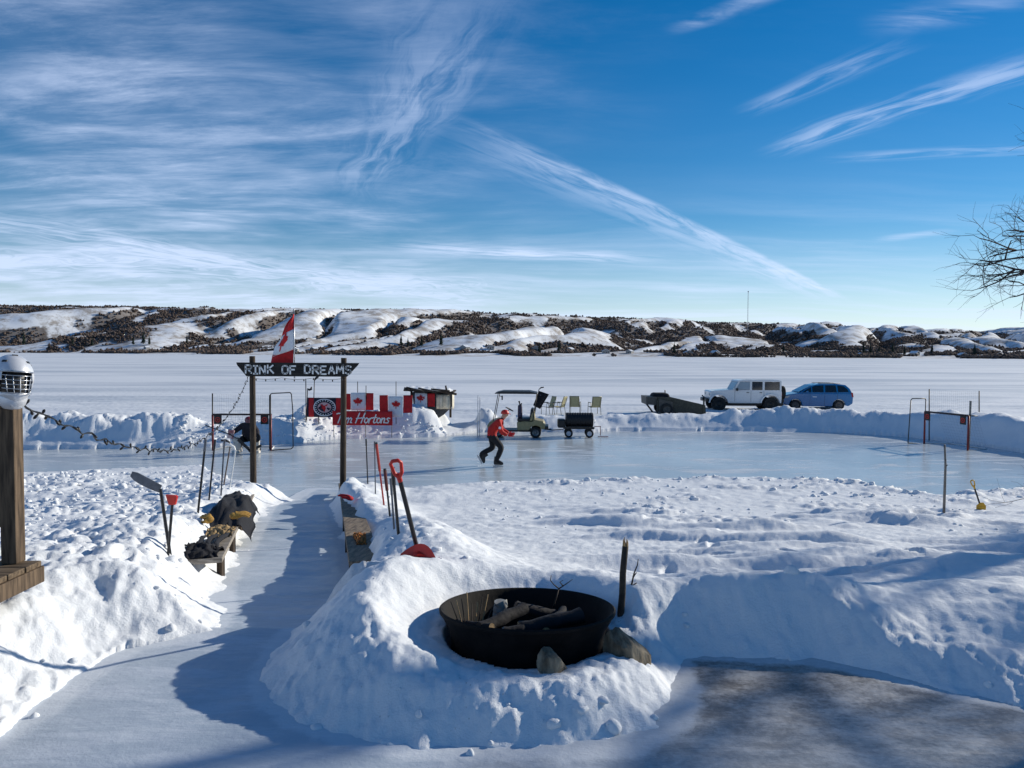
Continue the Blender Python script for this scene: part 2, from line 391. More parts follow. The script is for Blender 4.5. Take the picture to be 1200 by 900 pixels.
FLOOR = [(RP[0][0], 18.6), (LP[0][0], 18.6)]+FLOOR          # runs out onto the rink
lx = np.array(LP[:6])[::-1]; rx = np.array(RP[:5])[::-1]
def xl(y): return np.interp(y, lx[:,1], lx[:,0])
def xr(y): return np.interp(y, rx[:,1], rx[:,0])
RINK_PX = [(-150,562),(30,558),(130,553),(235,548),(288,578),(319,596),(385,594),(398,584),(490,578),(560,572),(700,567),(880,563),(1000,571),(1075,588),(1110,592),(1150,582),(1210,584),(1300,585),
           (1330,552),(1200,531),(1130,520),(1065,512.5),(1030,510),(960,506),(850,505),(720,505),(690,507),(620,506),(560,507),(515,512),(480,513),(400,514),(343,520),(250,524),(150,526),(27,527),(-60,529),(-150,545)]
RINKP = [tuple(at(x, y, 0).xy) for x, y in RINK_PX]
PITC = atd(618, 714, 4.6)
PITX, PITY = PITC.x, PITC.y
HBX = [-400, 0, 200, 245, 300, 340, 355, 385, 400, 470, 482, 508, 520, 552, 562, 578, 590, 650, 700, 720, 840, 862, 1040, 1100, 1400]
HBH = [.9, .95, .85, .6, .55, .75, 1.0, .95, .78, .78, .95, .85, .10, .12, .70, .70, .42, .40, .34, .46, .44, .66, .74, .95, 1.0]
_pr = np.random.default_rng(17); PRINTS = []
for (ax, ay, bx, by) in ((.9, 6.0, 3.2, 11.5), (4.6, 6.4, 1.4, 9.8), (-3.0, 5.6, -4.6, 10.5), (-2.2, 8.2, -6.0, 13.0), (2.2, 12.2, 8.5, 13.8)):
    L_ = math.hypot(bx-ax, by-ay); an_ = math.atan2(by-ay, bx-ax)
    for k in range(int(L_/.62)):
        f_ = k*.62/L_; sd_ = .13*(1 if k % 2 else -1); PRINTS.append((ax+(bx-ax)*f_-math.sin(an_)*sd_+_pr.normal()*.05, ay+(by-ay)*f_+math.cos(an_)*sd_+_pr.normal()*.05, an_+_pr.normal()*.2))
def T(x, y):
    x = np.asarray(x, float); y = np.asarray(y, float)
    wx, wy = x+.12*pn(x*.9, y*.9, 50)+.05*pn(x*3, y*3, 51), y+.12*pn(x*.9, y*.9, 52)+.05*pn(x*3, y*3, 53)
    B = np.interp(y, [0, 4, 5.05, 6.2, 9, 12, 15, 18, 20, 24, 200], [1.85, 1.85, 1.87, 1.60, 1.02, .60, .33, .17, .10, .08, .07])
    B = B+.05*sst(-x, 2, 5)*sst(-y, -16, -12)
    # path banks
    dl = xl(y)-x; dr = x-xr(y)
    rg = np.interp(y, [4.3, 5.5, 7, 14, 16.6, 18.2], [0, .08, .27, .33, .22, 0])
    B = B+rg*(np.exp(-((np.maximum(dl,0)-.85)/.65)**2)*(dl > 0)+np.exp(-((np.maximum(dr,0)-.75)/.55)**2)*(dr > 0))
    B = B+.32*sst(y, 9.6, 11.2)*(1-sst(y, 16.2, 17.4))*np.exp(-((dr-.30)/.28)**2)*(.75+.5*pn(x*2, y*1.1, 55))
    # drifts on the slope to the right and gentle swells on the left
    rt = sst(x, -.3, 1.2)*sst(y, 5.2, 6.4)*(1-sst(y, 12.5, 16))
    dr_ = fbm(x*.24+.16*y, y*.78, 21, 3, .5)
    B = B+rt*(.24*dr_+.05*np.abs(pn(x*.9, y*2.3, 23)))
    # ski tracks running off to the right
    tv = (y-(5.72+.19*(x-1.2)+.012*(x-1.2)**2)); tw = sst(x, 1.1, 2.0)
    for o_ in (0, .16, .34, .5): B = B-.028*tw*np.exp(-((tv-o_)/.035)**2)
    lf = sst(-x, .5, 2.5)*(1-sst(y, 17, 20))
    B = B+lf*.10*fbm(x*.5, y*.5, 31, 3)
    # terrace wall
    B = B-.19*sst(x, 1.95, 2.5)*np.exp(-np.clip(y-(4.6-.25*(x-2.2)), 0, 9)/.5)*(1-sst(y, 5.5, 7))
    B = B+.05*fbm(x*1.3, y*1.3, 61, 3)*(1-sst(y, 5, 6.5))
    rp = np.hypot(x-PITX, y-PITY)
    rq = np.hypot((x-PITX)*np.where(x > PITX, 1.28, 1.0), (y-PITY)*np.where(y > PITY, 1.1, 1.0)); B = B-(B-1.63)*np.exp(-(rq/.86)**6)-.05*sst(-x, .3, .9)*(1-sst(y, 4.6, 5.2))*sst(x, -1.6, -1.2)
    B = B+.13*np.exp(-((x+.86)/.36)**2-((y-4.75)/.55)**2)+.10*np.exp(-((dr-.55)/.4)**2)*sst(y, 5.6, 6.4)*(1-sst(y, 8.5, 10))
    s = poly_sd(wx, wy, FLOOR); fz = zp(y)
    wid = .55-.03*sst(x, -1.6, -.6)*(1-sst(x, .9, 1.2))*(1-sst(y, 4.4, 5.2))-.10*sst(x, 1.7, 2.3)
    wid = np.where(y > 5.3, np.where(dl > -.5, .58, .32), wid)
    k = sst(s, -.02, 1.0*wid); k = .35*np.clip(s/wid, 0, 1)+.65*k
    z = fz+(np.maximum(B, fz+.04)-fz)*k
    z = np.where(s < 0, fz-.10*sst(-s, 0, .10)-.012, z)
    # rough clods
    chunk = np.maximum(lumps(x*5, y*5, 1)*.11, lumps(x*9+.5, y*9, 2)*.06)+np.maximum(lumps(x*17, y*17, 4), 0)*.022
    m_l = sst(dl, .10, .5)*(1-sst(y, 19, 21))*sst(y, 2, 3.5)*np.interp(pn(x*.6, y*.6, 8), [-.4, .3], [.35, 1.25])
    m_l = m_l*np.interp(y, [3, 5.5, 7.5, 30], [.45, .85, 1.1, 1.15])
    m_r = sst(dr, .12, .4)*(1-sst(dr, .8, 1.6))*sst(y, 5.2, 6.5)*(1-sst(y, 17.5, 19))*.55
    # trampled strip between the slope and the rink
    tr = sst(x, -1.2, .2)*sst(y, 9.5, 13.5)*(1-sst(y, 20, 23))*np.interp(fbm(x*.55, y*.9, 12, 3), [.08, .5], [0, 1.2])
    eg = sst(x, -1.6, -.6)*sst(-poly_sd(x, y, RINKP), -1.1, -.15)*(1-sst(y, 20, 23))*sst(pn(x*1.1, y*1.1, 71), -.15, .3)
    m_m = .35*np.clip(1-np.abs(s-.25)/.35, 0, 1)*(y < 5.2)*sst(pn(x*1.5, y*1.5, 14), -.1, .35)
    z = z+(s > 0)*np.clip(m_l+m_r+tr*.75+eg*.95+m_m, 0, 1.3)*chunk*.80
    z = z+(s > 0)*(.012*fbm(x*4, y*4, 41, 3)+.006*fbm(x*13, y*13, 44, 2)*(1-sst(y, 10, 16)))
    cr = np.clip(1-np.abs(s-.28)/.42, 0, 1)*(y < 6.5)
    z = z+(s > 0)*cr*(.026*np.abs(fbm(x*4.3, y*4.3, 46, 4, .66))-.008+.018*np.abs(pn(x*9+2*y, y*2.2, 48)))
    z = z+(s > 0)*sst(dl, .05, .4)*(y < 8)*(.035*np.abs(fbm(x*2.6, y*2.6, 49, 4, .62)))
    # boot prints trodden across the right slope and the left bank
    fp = np.zeros_like(x)
    for (fx, fy, fa) in PRINTS:
        c_, s_ = math.cos(fa), math.sin(fa); q1 = (x-fx)*c_+(y-fy)*s_; q2 = -(x-fx)*s_+(y-fy)*c_
        e = (q1/.15)**2+(q2/.065)**2; fp = np.maximum(fp, np.exp(-e**2)-.30*np.exp(-((np.sqrt(e)-1.25)/.25)**2))
    z = z-(s > .1)*.055*fp
    # hollow for the fire pit
    z = np.where(rp < .50, np.minimum(z, 1.50), z)
    # rink basin and the ploughed banks beyond it
    sr = poly_sd(x+.5*(wx-x), y+.5*(wy-y), RINKP)
    u = 600+FPX*x/np.maximum(y, 1.0)
    u = u+14*pn(x*.8, y*.8, 83)
    hb = np.interp(u, HBX, HBH)*(1+.16*pn(x*.5, y*.5, 81)+.10*pn(x*1.4, y*1.4, 82))
    far = sst(y, 22.3, 24.0); far = np.maximum(far, sst(x, 13.6, 14.6)*sst(y, 19.0, 21))
    prof = sst(sr, -.1, 1.5)*(1-sst(sr, 1.7, 3.8))
    bk = far*hb*prof
    ck = np.maximum(lumps(x*2.6, y*2.6, 6)*.17, lumps(x*5.2+.4, y*5.2, 7)*.16)+lumps(x*8, y*8, 3)*.08+.16*fbm(x*.9, y*.9, 77, 4, .6)
    z = np.where(sr > 0, z+bk+far*ck*np.clip(prof*np.clip(hb, .25, 1), 0, 1)*.9*np.interp(u, [1000, 1060], [1, .25]), z)
    z = np.where(y < 17.0, z, np.where(sr < 0, -.10, np.maximum(z, .012)*1.0))
    # low drifts between bank and open lake
    z = z+sst(sr, .8, 3)*sst(y, 26, 30)*(1-sst(y, 48, 62))*(.06*fbm(x*.22, y*.5, 91, 4)+.03)
    return z-.25*sst(y, 66, 78)
def hit(px, py):
    d = ray(px, py); ys = np.concatenate([np.linspace(2.2, 12, 2500), np.linspace(12, 70, 3500)])
    tt = ys/d.y; zz_ = np.maximum(T(d.x*tt, ys), np.where(poly_sd(d.x*tt, ys, RINKP) < 0, .0, -1)); zz_ = np.where(poly_sd(d.x*tt, ys, FLOOR) < 0, zp(ys), zz_)
    i = int(np.argmax(H+d.z*tt <= zz_)); return Vector((d.x*tt[i], ys[i], zz_[i]))
def gz(x, y): return float(T(np.array([x]), np.array([y]))[0])
NYR, NXR = 860, 980
yy = [1.2]
while yy[-1] < 80 and len(yy) < 3000: yy.append(yy[-1]+.0050*yy[-1])
yy = np.array(yy); uu = np.linspace(-1, 1, NXR)
gx = uu[None, :]*(2.2+.90*yy[:, None]); gy = np.repeat(yy[:, None], NXR, 1)
co = np.stack([gx, gy, T(gx.ravel(), gy.ravel()).reshape(gx.shape)], -1).reshape(-1, 3)
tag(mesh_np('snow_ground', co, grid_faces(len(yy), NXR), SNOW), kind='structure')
# lake
lg = MB(); lg.add([(-6000, 12, -.02), (6000, 12, -.02), (6000, 1800, -.02), (-6000, 1800, -.02)], [(0,1,2,3)])
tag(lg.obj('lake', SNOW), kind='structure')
bk_ = MB(); bk_.add([(-60, -60, 1.46), (60, -60, 1.46), (60, 1.6, 1.46), (-60, 1.6, 1.46)], [(0,1,2,3)])
bk_.add([(-60, 1.6, 1.46), (-3.5, 1.6, 1.46), (-70, 80, -.1), (-80, 80, -.1)], [(0,1,2,3)]).add([(3.5, 1.6, 1.46), (60, 1.6, 1.46), (80, 80, -.1), (70, 80, -.1)], [(0,1,2,3)])
tag(bk_.obj('shore_ground', SNOW), kind='structure')
# rink ice
gx_, gy_ = np.meshgrid(np.arange(-26, 21, .25), np.arange(16.8, 33, .25)); pc = np.stack([gx_, gy_, 0*gx_], -1).reshape(-1, 3)
f = grid_faces(*gx_.shape); cen = pc[f].mean(1); kp = poly_sd(cen[:,0], cen[:,1], RINKP) < .7
a_, b_ = prune(pc, f, kp); tag(mesh_np('rink_ice', a_, b_, RINK, False), kind='structure')
# iced path, step and terrace
gx_, gy_ = np.meshgrid(np.arange(-7, 7, .045), np.arange(.6, 18.7, .045))
zz_ = zp(gy_)+.010*fbm(gx_*1.2, gy_*1.2, 5, 3)+.012*pn(gx_*.5, gy_*2.2, 9)*(gy_ > 5.3)+.012
zz_ = np.where(gy_ > 16.6, np.maximum(zz_, .006), zz_)-.02*sst(gy_, 17.4, 18.6)
pc = np.stack([gx_, gy_, zz_], -1).reshape(-1, 3); f = grid_faces(*gx_.shape); cen = pc[f].mean(1)
kp = poly_sd(cen[:,0], cen[:,1], FLOOR) < .22
a_, b_ = prune(pc, f, kp); ed_ = sst(poly_sd(a_[:,0], a_[:,1], FLOOR), -.24, .02)
tag(mesh_np('ice_path', a_, b_, PATHICE, attrs={'edge': ed_}), kind='structure')
# loose snow clods on the banks and along the rink
def ico():
    bm = bmesh.new(); bmesh.ops.create_icosphere(bm, subdivisions=2, radius=1); bm.verts.index_update()
    v = np.array([p.co[:] for p in bm.verts]); f = np.array([[q.index for q in t.verts] for t in bm.faces]); bm.free(); return v, f
IV, IF = ico()
def clods(name, pts, rad, mat=SNOW, sink=.35, flat=.7, seed=1):
    g = np.random.default_rng(seed); vs, fs = [], []
    for i, (p, r) in enumerate(zip(pts, rad)):
        a = g.uniform(0, 6.28); sc = g.uniform(.6, 1.3, 3)*np.array([1, 1, flat])
        v = IV*sc*r*(1+.22*np.sin(IV[:, [1,2,0]]*g.uniform(2, 5)+g.uniform(0, 6)).sum(1, keepdims=True)*.5)
        c, s_ = math.cos(a), math.sin(a); v = np.stack([v[:,0]*c-v[:,1]*s_, v[:,0]*s_+v[:,1]*c, v[:,2]], 1)
        vs.append(v+np.array(p)+np.array([0, 0, r*flat*(1-2*sink)*.5])); fs.append(IF+len(IV)*i)
    return mesh_np(name, np.concatenate(vs), np.concatenate(fs), mat)
g = np.random.default_rng(5); cand = []
X = g.uniform(-12, 12, 60000); Y = g.uniform(3.4, 31, 60000)
ok = np.abs(X) < 1.5+.72*Y; X, Y = X[ok], Y[ok]
sF = poly_sd(X, Y, FLOOR); sR = poly_sd(X, Y, RINKP); dL = xl(Y)-X
dens = .55*sst(dL, .1, .5)*(Y < 20.5)*sst(Y, 4.6, 6)*(sF > .1)
dens = dens+.55*(X > -.8)*sst(-sR, -1.0, -.1)*(Y < 23)+.20*(X > -.6)*sst(Y, 9.5, 12.5)*(Y < 21)*sst(fbm(X*.5, Y*.8, 12, 3), -.1, .4)
dens = dens+.12*sst(X-xr(Y), .2, .5)*(X-xr(Y) < 1.2)*(Y > 5.3)*(Y < 17)+1.5*(Y > 24)*sst(sR, .05, .4)*(1-sst(sR, 1.4, 2.6))
dens = dens+.24*(sF > -.12)*(sF < .30)*(Y < 6.2)+.14*(sF > .0)*(sF < 1.0)*(Y < 6.5)*sst(pn(X*1.7, Y*1.7, 14), -.2, .3)
dens = dens*((sR > .03) | (Y < 17))*(sF > -.12)*(np.hypot(X-PITX, Y-PITY) > .75)
kp = g.uniform(0, 1, len(X)) < dens*.24; X, Y = X[kp], Y[kp]
rad = np.clip(g.lognormal(-3.55, .50, len(X)), .010, .085)*np.interp(Y, [4, 8, 20, 27], [.6, .8, 1.15, 1.35])
zc = np.where(poly_sd(X, Y, FLOOR) < .03, zp(Y), T(X, Y)); tag(clods('snow_clods', np.stack([X, Y, zc], 1), rad), 'loose lumps of snow strewn over the banks', 'snow', kind='stuff')

# ================================================================== far shore
def shore(x): return np.interp(x, [-1400, -500, 0, 500, 1500, 3000], [960, 880, 680, 640, 700, 900])+25*np.sin(x/130)+12*np.sin(x/47)
def ridge(x): return np.interp(x, [-1600, -900, -400, 0, 450, 1100, 2600], [1230, 1290, 1330, 1420, 1800, 2350, 3000])
def hill(x, y):
    sh, rd = shore(x), ridge(x); t = (y-sh)/(rd-sh)
    wx = x+55*pn(x/260, y/260, 201)-.42*(y-sh)+16*pn(x/70, y/70, 205)
    a_ = pn(wx/165, y/760, 202); b_ = pn(wx/84, y/420, 203)
    gl = np.interp(x, [-1500, 300, 1000, 2500], [1, 1, .8, .7])
    gul = np.maximum(np.exp(-(a_/.24)**2), .70*np.exp(-(b_/.17)**2))*sst(t, .03, .2)*(1-sst(t, .85, 1.08))
    spur = -gul+.25*np.abs(a_)
    tt = t+(.22*np.abs(a_)+.06*np.abs(b_)-.20*gul)*gl*sst(t, .02, .25)*(1-.6*sst(t, .85, 1.15))
    h = 76*(.22*np.clip(tt, 0, 1)+.78*sst(tt, .10, .98))
    low = np.clip(8*(pn(x/230, y/150, 207)+.15), 0, 30)*sst(t, .02, .12)*(1-sst(t, .45, .8))
    h = h*np.interp(x, [-1500, -700, -300, 0, 500, 1200, 2600], [1.0, 1.0, 1.0, .98, 1.0, 1.02, 1.06])
    h = h+low+sst(t, 0, .3)*(1.6*fbm(x/38, y/38, 208, 3))
    dn = 1.8*fbm(x/400, y/400, 209, 2)*sst(t, 1.0, 1.3)+np.clip(t-1.05, 0, 1)*4
    return np.where(t > 0, h+dn+.3, -3*np.clip(-t*10, 0, 1)), t, gul
hx, hy = np.meshgrid(np.linspace(-1, 1, 620), np.linspace(0, 1, 330))
hY = 560+(hy**1.35)*2900; hX = hx*(350+.92*hY)
hz, ht, hs = hill(hX.ravel(), hY.ravel())
def brush_mask(x, y, t, s):
    n = fbm(x/70, y/70, 211, 3); n2 = pn(x/22, y/22, 212)
    gul = sst(s, .22, .55)*(1-sst(t, .84, 1.05))*np.interp(x, [150, 600], [1, .78])
    lowf = (1-sst(t, .05, .18))*sst(n, -.15, .25)
    lft = sst(-x, 380, 560)*(1-sst(t, .25, .55))*np.interp(n, [-.5, -.1], [.4, 1.0])
    top = sst(t, .90, .97)*(1-sst(t, 1.05, 1.15))*np.maximum(sst(n, .05, .35), sst(-x, 520, 650))*.95
    m = np.maximum.reduce([gul*np.interp(n, [-.4, .1], [.45, 1.2]), lowf, lft, top])+.15*n2*(gul+lowf > .2)
    return np.clip(m, 0, 1)*(t > .008)
bm_ = brush_mask(hX.ravel(), hY.ravel(), ht, hs)
def hill_mat():
    m = bpy.data.materials.new('snowy_hillside'); m.use_nodes = True; n = NT(m.node_tree); b = n.n['Principled BSDF']
    pos = n.new('ShaderNodeNewGeometry').outputs['Position']; a = n.new('ShaderNodeAttribute', attribute_name='brush').outputs['Fac']
    g1 = n.noise(pos, .07, 8, .7); g2 = n.noise(n.mapv(pos, (1, 1, 4)), .02, 6, .6)
    sn = n.mix(n.m('MULTIPLY', n.ss(n.m('ADD', g1, n.m('MULTIPLY', g2, .5)), .66, .90), .75), (.80, .82, .85, 1), (.27, .21, .15, 1))
    fl = n.ss(n.m('ADD', a, n.m('MULTIPLY', n.m('SUBTRACT', g1, .5), .5)), .42, .60)
    c = n.mix(n.m('MULTIPLY', fl, .85), sn, (.115, .092, .080, 1))
    n.l.new(c, b.inputs['Base Color']); b.inputs['Roughness'].default_value = .9; b.inputs['Specular IOR Level'].default_value = .1
    return m
tag(mesh_np('hills', np.stack([hX.ravel(), hY.ravel(), hz], 1), grid_faces(*hX.shape), hill_mat(), attrs={'brush': bm_}), kind='structure')
# leafless brush in the coulees, one mass
g = np.random.default_rng(9); N = 420000
Yb = 620+(g.uniform(0, 1, N)**1.3)*1500; Xb = g.uniform(-1, 1, N)*(60+.74*Yb)
zb, tb, sb = hill(Xb, Yb); kp = g.uniform(0, 1, N) < np.clip(brush_mask(Xb, Yb, tb, sb)*3.2-1.5, 0, 1)*(Yb < 2300)
Xb, Yb, zb = Xb[kp][:78000], Yb[kp][:78000], zb[kp][:78000]; n_ = len(Xb)
hh_ = g.uniform(1.5, 3.6, n_)*np.where(g.uniform(0, 1, n_) < .05, 1.4, 1); rr_ = hh_*g.uniform(.40, .75, n_)
OV = np.array([(1,0,.42),(.2,.95,.5),(-.85,.5,.36),(-.7,-.8,.55),(.45,-.9,.4),(.1,-.1,.88),(0,0,-.05)])
OFc = np.array([(0,1,5),(1,2,5),(2,3,5),(3,4,5),(4,0,5),(1,0,6),(2,1,6),(3,2,6),(4,3,6),(0,4,6)])
an = g.uniform(0, 6.28, n_); jit = g.uniform(.65, 1.35, (n_, 7, 3)); V = OV[None]*jit
vx = (V[..., 0]*np.cos(an)[:, None]-V[..., 1]*np.sin(an)[:, None])*rr_[:, None]+Xb[:, None]
vy = (V[..., 0]*np.sin(an)[:, None]+V[..., 1]*np.cos(an)[:, None])*rr_[:, None]+Yb[:, None]
vz = V[..., 2]*hh_[:, None]+zb[:, None]
BRUSH = pm('bare_brush', (.115, .088, .075), .95, var=.45, scale=.05, spec=.05)
tag(mesh_np('hillside_brush', np.stack([vx, vy, vz], -1).reshape(-1, 3), (OFc[None]+7*np.arange(n_)[:, None, None]).reshape(-1, 3), BRUSH, False),
    'grey brown leafless brush filling the coulees of the far hills', 'brush', kind='stuff')
# ================================================================== gate with the sign board
def rotm(v, a): return Matrix.Rotation(a, 3, v)
GL, GR = path_pt(297, 592), path_pt(403, 592)
GY = 16.9
pL = atd(297, 580, GY); pR = atd(403, 580, GY)
gate = thing('sign_gate', 'tall dark timber gateway with a black RINK OF DREAMS name board across it', 'gateway', ((pL.x+pR.x)/2, GY, 0))
hw = (pR.x-pL.x)/2
ztop = atd(300, 420, GY).z
for sx_, lean in ((-1, .0), (1, .045)):
    b = MB(); zb_ = gz(sx_*hw+gate.location.x, GY)-.4
    b.tube([(sx_*hw-lean*.6, 0, zb_), (sx_*hw-lean*.3, 0, 1.2), (sx_*hw+lean*.2, 0, ztop+(.05 if sx_ < 0 else .02))], [.072, .068, .062], 9)
    b.obj('post', WOOD_DARK, gate, True, 40)
bl, br_ = atd(279, 433, GY), atd(422, 433, GY); zt, zb2 = atd(350, 425, GY).z, atd(350, 441, GY).z
x0, x1 = bl.x-gate.location.x, br_.x-gate.location.x
bd = MB(); bd.prism([(x0, zt), (x1, zt), (x1-.03, zt-.05), (x1-.27, zb2), (x0+.22, zb2), (x0+.02, zt-.06)], -.115, -.075)
nb_ = bd.obj('name_board', BOARD, gate)
GLY = {'R': [[(0,0),(0,1),(.45,1),(.58,.86),(.58,.66),(.45,.5),(0,.5)],[(.22,.5),(.6,0)]], 'I': [[(0,0),(.4,0)],[(.2,0),(.2,1)],[(0,1),(.4,1)]],
 'N': [[(0,0),(0,1),(.55,0),(.55,1)]], 'K': [[(0,0),(0,1)],[(.55,1),(0,.45)],[(.15,.58),(.6,0)]],
 'O': [[(.15,0),(0,.2),(0,.8),(.15,1),(.45,1),(.6,.8),(.6,.2),(.45,0),(.15,0)]], 'F': [[(0,0),(0,1),(.55,1)],[(0,.55),(.42,.55)]],
 'D': [[(0,0),(0,1),(.38,1),(.58,.75),(.58,.25),(.38,0),(0,0)]], 'E': [[(.55,0),(0,0),(0,1),(.55,1)],[(0,.52),(.42,.52)]],
 'A': [[(0,0),(.28,1),(.32,1),(.6,0)],[(.12,.38),(.48,.38)]], 'M': [[(0,0),(.05,1),(.35,.3),(.65,1),(.7,0)]],
 'S': [[(.55,.88),(.42,1),(.15,1),(.02,.85),(.02,.65),(.15,.53),(.42,.48),(.56,.36),(.56,.15),(.42,0),(.15,0),(0,.14)]], ' ': []}
def text(mb, s_, x_, z_, h_, wid_, fn, gap=.2, glyphs=GLY, total=None):
    W_ = {'I': .4, 'M': .7, ' ': .45}; tot = sum(W_.get(c, .6)+gap for c in s_)-gap
    k = (total/tot) if total else h_; cx = x_
    for c in s_:
        if glyphs[c]: MB().strokes([[(cx+p[0]*k, z_+p[1]*h_+.06*h_*math.sin(cx*9)) for p in pl] for pl in glyphs[c]], wid_, .004, fn).obj('letter', WHITE, mb)
        cx += (W_.get(c, .6)+gap)*k
a0, a1 = atd(290, 433, GY).x-gate.location.x, atd(413, 433, GY).x-gate.location.x
text(nb_, 'RINK OF DREAMS', a0, zb2+.065, zt-zb2-.13, .034, lambda x, z, d: (x, -.116-d, z), .24, GLY, a1-a0)
# little lamps strung under and along the board
lw = MB(); ps = [Vector((x0+.3+(x1-x0-.6)*i/30, -.125, zb2-.03-.035*math.sin(math.pi*((i % 10)/10)))) for i in range(31)]
lw.tube(ps, .004, 4); sw = lw.obj('light_string', BLACK, gate)
for i in range(2, 30, 3):
    MB().lathe([(.002, 0), (.013, -.012), (.016, -.03), (.009, -.045), (.001, -.05)], 8, ps[i]).obj('bulb', BLACK, sw, True)
# ------------------------------------------------------------------ maple leaf and flags
LEAFH = [(0,1),(.17,.66),(.37,.77),(.30,.33),(.54,.57),(.61,.44),(.93,.51),(.84,.28),(1.0,.18),(.54,-.2),(.60,-.38),(.075,-.31),(.09,-.8)]
LEAF = LEAFH+[(-x, y) for x, y in LEAFH[::-1][:-1]]
def leafmesh(mb, cx, cy, sc, fn, th=.004):
    n = len(LEAF); vs = [fn(cx, cy, th)]+[fn(cx+x*sc, cy+y*sc, th) for x, y in LEAF]
    return mb.add(vs, [(0, 1+i, 1+(i+1) % n) for i in range(n)])
def sheet(mb, u0, u1, v0, v1, fn, nu=8, nv=8, th=.003):
    vs = []; 
    for side in (0, th):
        for j in range(nv+1):
            for i in range(nu+1): vs.append(fn(u0+(u1-u0)*i/nu, v0+(v1-v0)*j/nv, side))
    N_ = (nu+1)*(nv+1); fs = []
    for j in range(nv):
        for i in range(nu):
            a = j*(nu+1)+i; fs += [(a, a+1, a+nu+2, a+nu+1), (N_+a+nu+1, N_+a+nu+2, N_+a+1, N_+a)]
    for i in range(nu): fs += [(i+1, i, N_+i, N_+i+1), (nv*(nu+1)+i, nv*(nu+1)+i+1, N_+nv*(nu+1)+i+1, N_+nv*(nu+1)+i)]
    for j in range(nv): fs += [(j*(nu+1), (j+1)*(nu+1), N_+(j+1)*(nu+1), N_+j*(nu+1)), ((j+1)*(nu+1)+nu, j*(nu+1)+nu, N_+j*(nu+1)+nu, N_+(j+1)*(nu+1)+nu)]
    return mb.add(vs, fs)
# flag flying over the gate: hangs limp, its bands stacked down the pole
FY = GY+.10
fp = atd(345, 425, FY); ftop = atd(346, 364, FY).z
flag = thing('gate_flag', 'red and white maple leaf flag hanging on a pole over the name board', 'flag', (fp.x, FY, zb2))
MB().tube([(0, 0, -.05), (0, 0, ftop-zb2)], [.016, .010], 8).lathe([(.002, .05), (.02, .035), (.02, .01), (.008, 0)], 8, (0, 0, ftop-zb2-.01)).obj('pole', STEEL, flag, True)
def zpx(py): return atd(340, py, FY).z-zb2
OUTL = [(369, 344, 345), (378, 336, 345), (388, 330.5, 345), (396, 329, 344.5), (400, 326, 344.5), (405, 321.5, 344), (415, 319, 344), (426, 317, 344)]
def flagfn(u, v, d):                     # u 0..1 from fly edge to pole, v 0..1 from top to bottom
    py = 368+(427-368)*v; a = np.interp(py, [o[0] for o in OUTL], [o[1] for o in OUTL]); b_ = np.interp(py, [o[0] for o in OUTL], [o[2] for o in OUTL])
    px = a+(b_-a)*u; p = atd(px, py, FY)
    return (p.x-fp.x, .07*math.sin(u*7+v*3)*(1-.7*u)-d-.01, p.z-zb2)
for (v0, v1, nm, mt) in ((0, .36, 'red_band', REDCLOTH), (.36, .78, 'white_band', WHITECLOTH), (.78, 1.0, 'red_band', REDCLOTH)):
    b = MB(); sheet(b, 0, 1, v0, v1, lambda u, v, d: flagfn(u, min(1, max(0, v-.16*(u-.5)*(1 if .3 < v < .8 else 0))), d), 14, 8); ob = b.obj(nm, mt, flag, True)
    if nm == 'white_band': leafmesh(MB(), .38, -.555, .24, lambda x, y, d: flagfn(min(max(x, 0), 1), -y*1.0 if True else 0, d+.012)).obj('maple_leaf', REDCLOTH, ob)

# ------------------------------------------------------------------ benches along the path
def bench(name, label, A, Bp, wid, mat, nleg, xside):
    A, Bp = Vector(A), Vector(Bp); d = Bp-A; L = d.length; t = thing(name, label, 'bench', A)
    ez = d.normalized(); ey = Vector((0,0,1)); exx = ez.cross(ey).normalized(); ey = exx.cross(ez)
    M_ = Matrix((exx, ez, ey)).transposed()
    n = 2
    for k in range(n):
        b = MB(); s0, s1 = L*k/n+.004*(k > 0), L*(k+1)/n-.004
        b.box(M_ @ Vector((0, (s0+s1)/2, -.022-.004*k)), (wid*(1-.03*k), s1-s0, .045), M_, 1, .006); b.obj('plank', mat, t)
    for k in range(nleg):
        s = L*(.04+.92*k/(nleg-1))
        for sd in (-1, 1):
            p = M_ @ Vector((sd*wid*.36, s, -.045)); MB().box((p.x, p.y, p.z-.25), (.05, .08, .5)).obj('leg', WOOD_DARK, t)
    return t, M_, L
def seatpt(px, py, up):
    ys = np.linspace(4, 20, 4000); d = ray(px, py); zr = H+d.z/d.y*ys; i = int(np.argmax(zr <= zp(ys)+up)); return Vector((d.x/d.y*ys[i], ys[i], zr[i]))
lA, lB = seatpt(240, 655, .26), seatpt(292, 575, .24)
lbench, LM, LL = bench('long_bench', 'weathered grey plank bench left of the iced path holding the black jacket', lA, lB, .30, WOOD_GREY, 6, -1)
rA, rB = seatpt(429, 657, .28), seatpt(404, 566, .24)
rbench, RM, RL = bench('long_bench', 'weathered brown plank bench right of the iced path, half covered by snow', rA, rB, .30, wood('brown_bench_wood', (.15, .11, .075), (.30, .23, .16), (30, 3, 30)), 6, 1)
# snow drifted over the back of both benches is part of the ground
def on_bench(A, M_, s, off=0, up=0): return A+M_ @ Vector((off, s, up))
